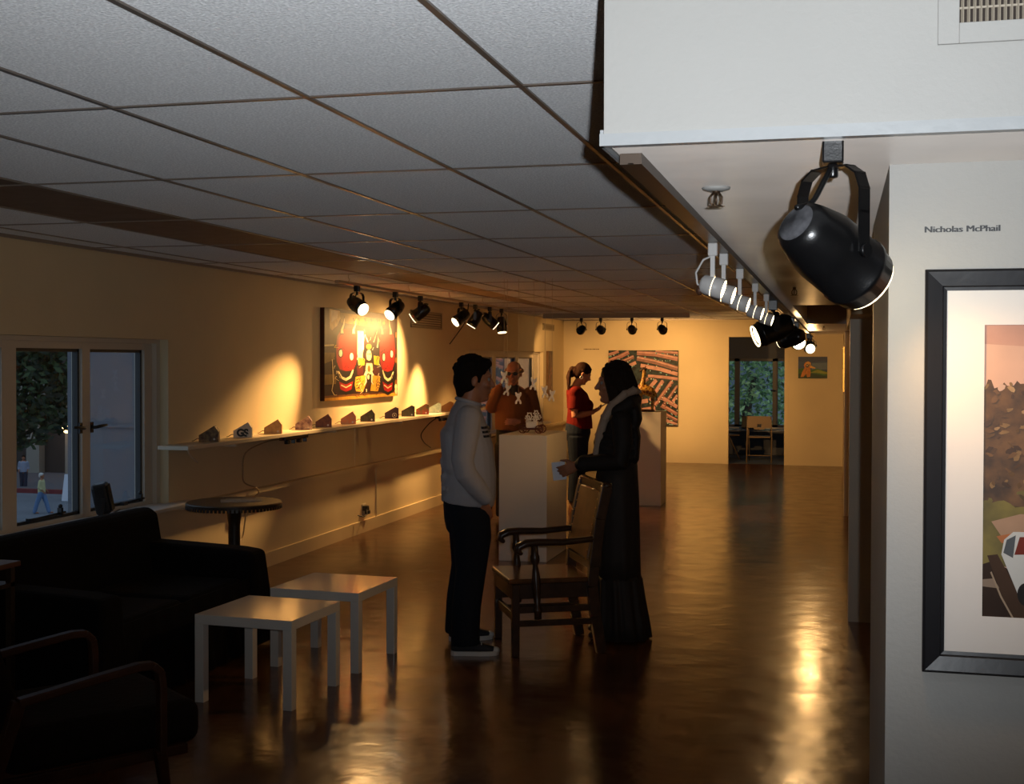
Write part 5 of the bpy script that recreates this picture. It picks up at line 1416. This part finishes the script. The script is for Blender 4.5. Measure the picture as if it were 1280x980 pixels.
c.tube([(0.06, 0.0, 1.30), (0.085, 0, 1.23), (0.07, 0, 1.13)], [(0.06, 0.11), (0.065, 0.12), (0.06, 0.11)], 14, ref=(1, 0, 0), round_ends=True)
c.tube([(-0.11, 0, 1.13), (-0.115, 0, 1.27), (-0.095, 0, 1.40)], [(0.03, 0.13), (0.035, 0.14), (0.03, 0.10)], 12, ref=(1, 0, 0), round_ends=True)
for s, P in arms.items():
    P = [V(q) for q in P]
    c.tube([P[0], P[0].lerp(P[1], 0.5) + V((-0.012, s*0.012, 0)), P[1], P[1].lerp(P[2], 0.45) + V((0, 0, 0.005)), P[1].lerp(P[2], 0.93)], [0.066, 0.062, 0.060, 0.054, 0.046], 14, round_ends=True)
    c.tube([P[1].lerp(P[2], 0.80), P[1].lerp(P[2], 0.97)], [0.052, 0.052], 14)
for i in range(4):
    c.tube([(0.10, 0.10, 1.30-0.05*i), (0.03, 0.165, 1.27-0.05*i), (-0.09, 0.13, 1.31-0.055*i)], 0.012, 8, round_ends=True)
ct = c.build('coat', M_coat, wo, blob=0.008, smooth_it=2)
f = MB()
for sy in (1, -1):
    f.tube([(-0.125, 0.0, 1.555), (-0.10, sy*0.075, 1.56), (-0.045, sy*0.118, 1.54), (0.03, sy*0.122, 1.475), (0.078, sy*0.108, 1.385), (0.112, sy*0.092, 1.27), (0.132, sy*0.072, 1.17)], [0.024, 0.025, 0.025, 0.024, 0.024, 0.026, 0.018], 12, round_ends=True)
rr = random.Random(2)
pts = [q.copy() for q in f.v]
for q in pts[::3]: f.ball(q + V((rr.uniform(-.004, .004), rr.uniform(-.004, .004), rr.uniform(-.004, .004))), 0.007, n=6)
f.build('fur_trim', mat('fur_cream', (0.42, 0.31, 0.23), 0.95, bump=0.6, bscale=150), ct, blob=0.006, smooth_it=1)
hd = MB()
hd.tube([(-0.105, 0, 1.45), (-0.11, 0, 1.38), (-0.10, 0, 1.30)], [(0.045, 0.12), (0.05, 0.13), (0.03, 0.10)], 14, ref=(1, 0, 0), round_ends=True)
hd.tube([(-0.0, 0.115, 1.435), (-0.07, 0.10, 1.48), (-0.11, 0, 1.50), (-0.07, -0.10, 1.48), (-0.0, -0.115, 1.435)], 0.048, 12, round_ends=True)
hd.build('hood', M_coat, ct, blob=0.008, smooth_it=3)
# skirt: waist to floor with folds, a gathered tier at the knee
M_skirt = mat('skirt_brown', (0.020, 0.012, 0.008), 0.75, bump=0.25, bscale=24)
def cloth_tube(rows, n, amp, freq, seed):
    rn = random.Random(seed); ph = [rn.uniform(0, 6.28) for _ in range(4)]
    vs = []
    for z, cx, rx, ry, am in rows:
        for k in range(n):
            a = 2*math.pi*k/n
            q = 1 + am*amp*(math.sin(freq*a + ph[0] + z*1.2) + 0.5*math.sin((freq*1.7)*a + ph[1] - z))
            vs.append(V((cx + rx*q*math.cos(a), ry*q*math.sin(a), z)))
    fs = [(r_*n+k, r_*n+(k+1) % n, (r_+1)*n+(k+1) % n, (r_+1)*n+k) for r_ in range(len(rows)-1) for k in range(n)]
    return vs, fs
c = MB(); vs, fs = cloth_tube([(1.14, -0.01, 0.118, 0.15, 0.1), (1.0, 0.0, 0.135, 0.175, 0.25), (0.88, 0.0, 0.142, 0.19, 0.5), (0.70, -0.005, 0.142, 0.185, 0.9), (0.52, -0.008, 0.142, 0.185, 1.1), (0.38, -0.01, 0.144, 0.19, 1.2)], 96, 0.025, 7, 1)
c.add(vs, fs, 0, True)
sk = c.build('skirt', M_skirt, wo); sk.modifiers.new('solid', 'SOLIDIFY').thickness = 0.006
c = MB(); vs, fs = cloth_tube([(0.40, -0.01, 0.142, 0.188, 0.6), (0.375, -0.01, 0.150, 0.198, 1.0), (0.25, -0.018, 0.160, 0.21, 1.3), (0.12, -0.025, 0.175, 0.22, 1.6), (0.012, -0.03, 0.185, 0.228, 1.8)], 120, 0.03, 12, 5)
c.add(vs, fs, 0, True)
sk2 = c.build('skirt_flounce', M_skirt, sk); sk2.modifiers.new('solid', 'SOLIDIFY').thickness = 0.006
M_hairb = mat('hair_brown', (0.016, 0.008, 0.005), 0.8, spec=0.2, bump=0.5, bscale=90)
h = MB()
h.ball((-0.02, 0, 0.045), (0.103, 0.088, 0.092), n=16); h.ball((-0.045, 0, 0.0), (0.085, 0.090, 0.10), n=14); h.ball((-0.01, 0, -0.01), (0.062, 0.096, 0.075), n=14); h.ball((-0.03, 0, -0.08), (0.06, 0.098, 0.07), n=14)
h.tube([(-0.05, 0, 0.02), (-0.075, 0, -0.06), (-0.085, 0, -0.15), (-0.08, 0, -0.21)], [(0.07, 0.092), (0.062, 0.10), (0.05, 0.10), (0.025, 0.07)], 16, ref=(1, 0, 0), round_ends=True)
for s in (-1, 1):
    h.tube([(0.055, s*0.045, 0.085), (0.042, s*0.078, 0.03), (0.012, s*0.088, -0.05), (0.0, s*0.085, -0.13), (-0.02, s*0.085, -0.18)], [0.020, 0.024, 0.034, 0.032, 0.016], 10, round_ends=True)
rr = random.Random(8)
for k in range(64):
    al = rr.uniform(0.55*math.pi, 1.45*math.pi) if k > 12 else rr.choice((-1, 1))*rr.uniform(0.33, 0.55)*math.pi
    cx, cy = math.cos(al), math.sin(al)
    L_ = rr.uniform(0.16, 0.25); w0 = rr.uniform(0, 6.28); r0 = rr.uniform(0.95, 1.12); pts = []
    for q in range(7):
        f_ = q/6; z = 0.085 - f_*(0.085 + L_)
        rad = r0*(0.72 + 0.30*math.sin(min(1, f_*2.2)*math.pi/2)) + 0.07*math.sin(w0 + f_*7)*f_
        pts.append((-0.022 + 0.098*cx*rad - 0.018*f_, 0.090*cy*rad + 0.010*math.sin(w0 + f_*9), z))
    h.tube(pts, [0.010, 0.012, 0.013, 0.013, 0.012, 0.010, 0.004], 6)
for k in range(40):
    a_ = rr.uniform(0, 6.28); e_ = rr.uniform(0.3, 1.5)
    p_ = V((-0.02 + 0.102*math.cos(a_)*math.cos(e_), 0.088*math.sin(a_)*math.cos(e_), 0.045 + 0.093*math.sin(e_)))
    if p_.x < 0.05: h.ball(p_, rr.uniform(0.008, 0.014), n=8)
h.xf(hm); h.build('hair', M_hairb, wo, blob=0.006, smooth_it=1)
for s in (-1, 1):
    sh_ = MB(); sh_.tube([(-0.07, s*0.10, 0.04), (0.05, s*0.105, 0.04), (0.16, s*0.11, 0.03)], [(0.036, 0.036), (0.035, 0.04), (0.022, 0.032)], 12, ref=(0, 0, 1), round_ends=True)
    sh_.build('shoe', M_black, wo, blob=0.007, smooth_it=1)
# the card she holds
cdp = wo.matrix_basis @ V((0.36, 0.012, 1.035))
R_ = Matrix.Rotation(math.pi + 0.22, 3, 'Z')
tag(MB().obox(wo.matrix_basis @ V((0.365, 0.025, 1.05)), (0.085, 0.004, 0.115), Matrix.Rotation(math.pi + 0.32, 3, 'Z') @ Matrix.Rotation(0.12, 3, 'Y')).build('card', mat('card_white', (0.72, 0.74, 0.82), 0.5)), 'white card held by the woman in the dark coat', 'card')

# --- the woman in red
rw = thing('person', 'woman in a red t-shirt with a ponytail looking down at her phone', 'person', (-3.02, 14.88, 0), 0.30)
hm = HM((0.055, 0, 1.592), 0.50, 0.0, 1.0)
b = MB(); head_shape(b, hm)
b.tube([(-0.045, 0, 1.38), (-0.02, 0, 1.46), (0.025, 0, 1.535)], [(0.06, 0.085), (0.052, 0.054), (0.05, 0.05)], 14, ref=(1, 0, 0))
b.tube([(0, 0, 0.9), (0.0, 0, 1.05), (-0.01, 0, 1.22), (-0.04, 0, 1.38)], [(0.10, 0.16), (0.09, 0.14), (0.09, 0.14), (0.07, 0.13)], 16, ref=(1, 0, 0), round_ends=True)
arms = {-1: [(-0.055, -0.17, 1.365), (-0.065, -0.215, 1.09), (0.16, -0.12, 1.13)], 1: [(-0.055, 0.17, 1.365), (-0.05, 0.215, 1.09), (0.17, 0.06, 1.14)]}
for s, P in arms.items():
    P = [V(q) for q in P]
    b.tube([P[0], P[0].lerp(P[1], .5), P[1], P[1].lerp(P[2], .35), P[2]], [0.05, 0.048, 0.042, 0.042, 0.026], 12, round_ends=True)
    b.tube([(0, s*0.08, 0.86), (0.0, s*0.09, 0.46), (-0.02, s*0.095, 0.05)], [0.075, 0.058, 0.036], 10, round_ends=True)
hand(b, (0.17, -0.115, 1.135), (0.82, 0.35, 0.30), (0.0, 0.3, 0.9), -1, 0.8, 0.4, 0.95)
hand(b, (0.18, 0.055, 1.145), (0.85, -0.3, 0.25), (0.0, -0.3, 0.9), 1, 0.8, 0.4, 0.95)
b.build('body', M_skin2, rw, blob=0.0075, smooth_it=2)
eyes(hm, rw, M_eye, M_iris)
M_red = mat('tshirt_red', (0.105, 0.007, 0.005), 0.9, spec=0.1, bump=0.2, bscale=25)
c = MB()
c.tube([(0.015, 0, 0.935), (0.015, 0, 1.0), (0.015, 0, 1.1), (0.02, 0, 1.20), (-0.005, 0, 1.32), (-0.04, 0, 1.40), (-0.035, 0, 1.445)], [(0.16, 0.19), (0.158, 0.19), (0.148, 0.18), (0.148, 0.18), (0.12, 0.18), (0.085, 0.13), (0.06, 0.072)], 20, ref=(1, 0, 0))
for s, P in arms.items():
    c.ball((0.105, s*0.075, 1.21), (0.075, 0.082, 0.078))
    P = [V(q) for q in P]; c.tube([P[0] + V((0, -s*0.02, 0)), P[0].lerp(P[1], .35), P[0].lerp(P[1], .72)], [0.078, 0.07, 0.068], 14, round_ends=False); c.ball(P[0], 0.076)
c.build('t_shirt', M_red, rw, blob=0.009, smooth_it=3)
M_jb = mat('jeans_blue', (0.010, 0.015, 0.028), 0.9, spec=0.1, bump=0.2, bscale=50)
c = MB(); c.tube([(0.0, 0, 0.97), (-0.005, 0, 0.88), (0, 0, 0.78)], [(0.15, 0.185), (0.158, 0.20), (0.13, 0.18)], 18, ref=(1, 0, 0), round_ends=True)
for s in (-1, 1):
    c.tube([(-0.005, s*0.095, 0.84), (0.0, s*0.10, 0.66), (-0.005, s*0.10, 0.47), (-0.02, s*0.10, 0.25), (-0.025, s*0.10, 0.05)], [(0.125, 0.11), (0.112, 0.10), (0.09, 0.085), (0.088, 0.08), (0.092, 0.085)], 14, ref=(1, 0, 0))
c.build('jeans', M_jb, rw, blob=0.01, smooth_it=3)
for s in (-1, 1): shoe(rw, -0.02, s*0.10, s*0.08, mat('shoe_brown', (0.06, 0.03, 0.02), 0.6), mat('sole_brown', (0.1, 0.07, 0.05), 0.7))
M_hr = mat('hair_auburn', (0.022, 0.008, 0.004), 0.8, spec=0.1, bump=0.5, bscale=90)
h = MB(); h.ball((-0.020, 0, 0.045), (0.103, 0.087, 0.092), n=16); h.ball((-0.045, 0, 0.0), (0.078, 0.086, 0.09), n=14); h.ball((-0.02, 0, 0.03), (0.075, 0.088, 0.05), n=14)
for s in (-1, 1): h.tube([(0.055, s*0.035, 0.088), (0.04, s*0.072, 0.04), (-0.02, s*0.082, 0.03), (-0.08, s*0.05, 0.04)], [0.016, 0.017, 0.018, 0.02], 8, round_ends=True)
h.xf(hm)
hp = MB()
hp.ball((-0.07, 0, 1.64), 0.045); hp.ball((-0.03, 0, 1.62), 0.065); hp.ball((-0.085, 0, 1.595), 0.05)
for k in range(9):
    y = (k-4)*0.008
    hp.tube([(-0.065, y*0.5, 1.66), (-0.105, y*1.2, 1.615), (-0.112-0.006*(k % 3), y*1.8, 1.55), (-0.112-0.008*(k % 2), y*1.6, 1.47), (-0.125, y, 1.40)], [0.018, 0.022, 0.022, 0.017, 0.006], 8, round_ends=True)
o = len(h.v); h.v += hp.v; h.f += [[o+i for i in f_] for f_ in hp.f]; h.m += hp.m; h.s += hp.s
h.build('hair', M_hr, rw, blob=0.0065, smooth_it=1)
e = MB(); pe = hm @ V((-0.004, -0.09, -0.05)); nn = 14
e.tube([pe + V((0.016*math.cos(2*math.pi*i/nn), 0, 0.018*math.sin(2*math.pi*i/nn))) for i in range(nn+1)], 0.0035, 6); e.build('earring', M_chrome, rw)
tag(MB().obox(rw.matrix_basis @ V((0.285, -0.035, 1.205)), (0.12, 0.065, 0.012), Matrix.Rotation(0.30, 3, 'Z') @ Matrix.Rotation(-0.55, 3, 'Y')).build('phone', mat('phone_silver', (0.45, 0.40, 0.34), 0.35)), 'small pale phone held by the woman in red', 'phone')

# --- the man in the brown sweater
bm_ = thing('person', 'balding man in a brown sweater and glasses holding a phone to his ear', 'person', (-3.42, 13.3, 0), math.radians(-72))
hm = HM((0.02, 0, 1.605), 0.06, -0.25, 1.06)
b = MB(); head_shape(b, hm)
b.tube([(-0.02, 0, 1.40), (0.0, 0, 1.47), (0.01, 0, 1.55)], [(0.07, 0.09), (0.06, 0.06), (0.058, 0.056)], 14, ref=(1, 0, 0))
b.tube([(0, 0, 0.9), (0.02, 0, 1.05), (0.0, 0, 1.22), (-0.02, 0, 1.40)], [(0.12, 0.16), (0.12, 0.16), (0.11, 0.16), (0.08, 0.15)], 16, ref=(1, 0, 0), round_ends=True)
arms = {-1: [(-0.02, -0.185, 1.385), (0.04, -0.255, 1.215), (0.05, -0.15, 1.47)], 1: [(-0.02, 0.185, 1.385), (-0.02, 0.255, 1.12), (0.17, 0.06, 1.09)]}
for s, P in arms.items():
    P = [V(q) for q in P]
    b.tube([P[0], P[1], P[2]], [0.045, 0.038, 0.028], 12, round_ends=True)
    b.tube([(0, s*0.09, 0.86), (0.01, s*0.10, 0.46), (-0.02, s*0.11, 0.05)], [0.075, 0.058, 0.038], 10, round_ends=True)
hand(b, (0.05, -0.145, 1.48), (0.05, 0.32, 0.9), (0.0, 0.95, -0.3), 1, 0.55, 0.3)
hand(b, (0.18, 0.05, 1.09), (0.25, -0.95, 0.0), (-0.9, -0.2, 0.1), 1, 0.4, 0.3)
b.build('body', M_skin2, bm_, blob=0.0075, smooth_it=2)
eyes(hm, bm_, M_eye, M_iris)
M_brown = mat('sweater_brown', (0.20, 0.075, 0.025), 0.9, bump=0.3, bscale=30)
c = MB()
c.tube([(0.02, 0, 1.00), (0.025, 0, 1.08), (0.02, 0, 1.2), (0.0, 0, 1.33), (-0.015, 0, 1.41), (-0.01, 0, 1.46)], [(0.165, 0.20), (0.165, 0.205), (0.15, 0.205), (0.13, 0.20), (0.095, 0.14), (0.066, 0.076)], 20, ref=(1, 0, 0))
for s, P in arms.items():
    P = [V(q) for q in P]; c.ball(P[0], 0.08)
    c.tube([P[0], P[0].lerp(P[1], .5), P[1], P[1].lerp(P[2], .5), P[1].lerp(P[2], .9)], [0.076, 0.072, 0.068, 0.06, 0.048], 14, round_ends=True)
c.build('sweater', M_brown, bm_, blob=0.009, smooth_it=3)
c = MB(); c.tube([(0.098, 0, 1.30), (0.075, 0, 1.40), (0.058, 0, 1.462)], [(0.03, 0.018), (0.032, 0.045), (0.028, 0.060)], 12, ref=(1, 0, 0), round_ends=True)
c.build('dark_shirt_front', mat('shirt_navy', (0.010, 0.012, 0.02), 0.8), bm_, blob=0.007, smooth_it=2)
c = MB(); c.tube([(0.01, 0, 1.03), (0.005, 0, 0.9), (0, 0, 0.78)], [(0.155, 0.19), (0.15, 0.19), (0.13, 0.18)], 18, ref=(1, 0, 0), round_ends=True)
for s in (-1, 1): c.tube([(0, s*0.095, 0.84), (0.01, s*0.10, 0.66), (0, s*0.105, 0.47), (-0.02, s*0.11, 0.05)], [0.115, 0.105, 0.085, 0.082], 14, ref=(1, 0, 0))
c.build('trousers', mat('trousers_black', (0.012, 0.010, 0.010), 0.8), bm_, blob=0.01, smooth_it=2)
for s in (-1, 1): shoe(bm_, -0.02, s*0.11, s*0.08, M_black, M_black)
h = MB()
for s in (-1, 1): h.tube([(0.015, s*0.078, 0.035), (-0.04, s*0.08, 0.03), (-0.09, s*0.04, 0.02)], [0.016, 0.024, 0.03], 10, round_ends=True)
h.ball((-0.055, 0, 0.03), (0.068, 0.079, 0.075)); h.ball((-0.025, 0, 0.05), (0.088, 0.076, 0.078))
h.xf(hm); h.build('hair', mat('hair_grey', (0.34, 0.19, 0.10), 0.6, bump=0.4, bscale=80), bm_, blob=0.0065, smooth_it=1)
g = MB()
for s in (-1, 1):
    g.ball((0.094, s*0.033, 0.006), (0.005, 0.027, 0.019)); g.tube([(0.09, s*0.058, 0.012), (0.0, s*0.084, 0.016)], 0.004, 6)
g.tube([(0.098, -0.012, 0.010), (0.104, 0, 0.013), (0.098, 0.012, 0.010)], 0.003, 6)
g.xf(hm); g.build('glasses', M_black, bm_)
tag(MB().obox(bm_.matrix_basis @ V((0.045, -0.098, 1.575)), (0.05, 0.016, 0.115), Matrix.Rotation(math.radians(-72), 3, 'Z')).build('phone', M_black, bevel=0.003), 'black phone at the ear of the man in the brown sweater', 'phone')

# --- passers-by across the street
def passer(label, x, y, heading, top, low, hair, stride=0.2, H=1.66):
    t = thing('person', label, 'person', (x, y, -4.55), heading); k = H/1.7
    hmx = HM((0.0, 0, 1.58*k), 0, 0, 1.0)
    b = MB(); head_shape(b, hmx); b.tube([(0, 0, 1.38*k), (0, 0, 1.52*k)], 0.05, 10)
    b.tube([(0, 0, 0.86*k), (0, 0, 1.38*k)], [(0.10, 0.15), (0.08, 0.15)], 12, ref=(1, 0, 0), round_ends=True)
    for s in (-1, 1):
        b.tube([(0, s*0.18, 1.36*k), (-0.03, s*0.22, 1.1*k), (0.14, s*0.19, 0.95*k)], [0.04, 0.036, 0.026], 10, round_ends=True)
        hand(b, (0.15, s*0.19, 0.94*k), (0.5, 0, -0.8), (0, -s, 0), s, 0.4)
        b.tube([(0, s*0.08, 0.86*k), (s*stride*0.6, s*0.09, 0.46*k), (s*stride, s*0.09, 0.06)], [0.07, 0.055, 0.038], 10, round_ends=True)
        b.tube([(s*stride-0.03, s*0.09, 0.05), (s*stride+0.16, s*0.10, 0.035)], [0.038, 0.03], 10, round_ends=True)
    b.build('body', M_skin, t, blob=0.016, smooth_it=1)
    c = MB(); c.tube([(0, 0, 0.88*k), (0, 0, 1.1*k), (0, 0, 1.34*k), (0, 0, 1.43*k)], [(0.15, 0.19), (0.14, 0.18), (0.12, 0.18), (0.07, 0.09)], 14, ref=(1, 0, 0))
    for s in (-1, 1): c.tube([(0, s*0.17, 1.36*k), (-0.03, s*0.22, 1.1*k), (0.03, s*0.21, 1.04*k)], [0.07, 0.065, 0.06], 10, round_ends=True)
    c.build('shirt', top, t, blob=0.016, smooth_it=2)
    c = MB()
    for s in (-1, 1): c.tube([(0, s*0.085, 0.88*k), (s*stride*0.6, s*0.09, 0.46*k), (s*stride, s*0.09, 0.08)], [0.115, 0.09, 0.08], 12, round_ends=True)
    c.build('trousers', low, t, blob=0.016, smooth_it=2)
    h = MB(); h.ball((-0.02, 0, 0.045), (0.102, 0.088, 0.092)); h.ball((-0.05, 0, 0), (0.075, 0.082, 0.085)); h.xf(hmx); h.build('hair', hair, t, blob=0.014, smooth_it=1)
passer('white-haired pedestrian in a yellow shirt and blue jeans walking across the street', -31.5, 45.0, math.radians(15), mat('shirt_yellow', (0.62, 0.58, 0.30), 0.8), mat('jeans_pale', (0.16, 0.26, 0.45), 0.8), mat('hair_white', (0.7, 0.68, 0.62), 0.7), 0.26)
passer('pedestrian in a grey-blue top and dark trousers standing by the shopfront', -38.1, 53.0, math.radians(-60), mat('shirt_greyblue', (0.30, 0.33, 0.42), 0.8), mat('trousers_navy', (0.03, 0.035, 0.06), 0.8), M_hair, 0.05)
passer('pedestrian in rust-coloured clothes at the left edge of the window', -38.9, 52.6, math.radians(100), mat('shirt_rust', (0.30, 0.12, 0.05), 0.8), mat('skirt_rust', (0.22, 0.09, 0.05), 0.8), M_hair, 0.05)
# ------------------------------------------------------------------ light: dusk outside, the camera's flash, lamps are in their cans
w = bpy.data.worlds.new('world'); SC.world = w; w.use_nodes = True
bg = w.node_tree.nodes['Background']
bg.inputs['Color'].default_value = (0.52, 0.66, 0.92, 1); bg.inputs['Strength'].default_value = 0.6
flash = V((0, 0, EYE)) + rt*0.05 + up*0.035
spot('camera_flash', flash, flash + fw*3 + up*1.1, 205, (0.90, 0.95, 1.0), 92, 1.0, 0.008)
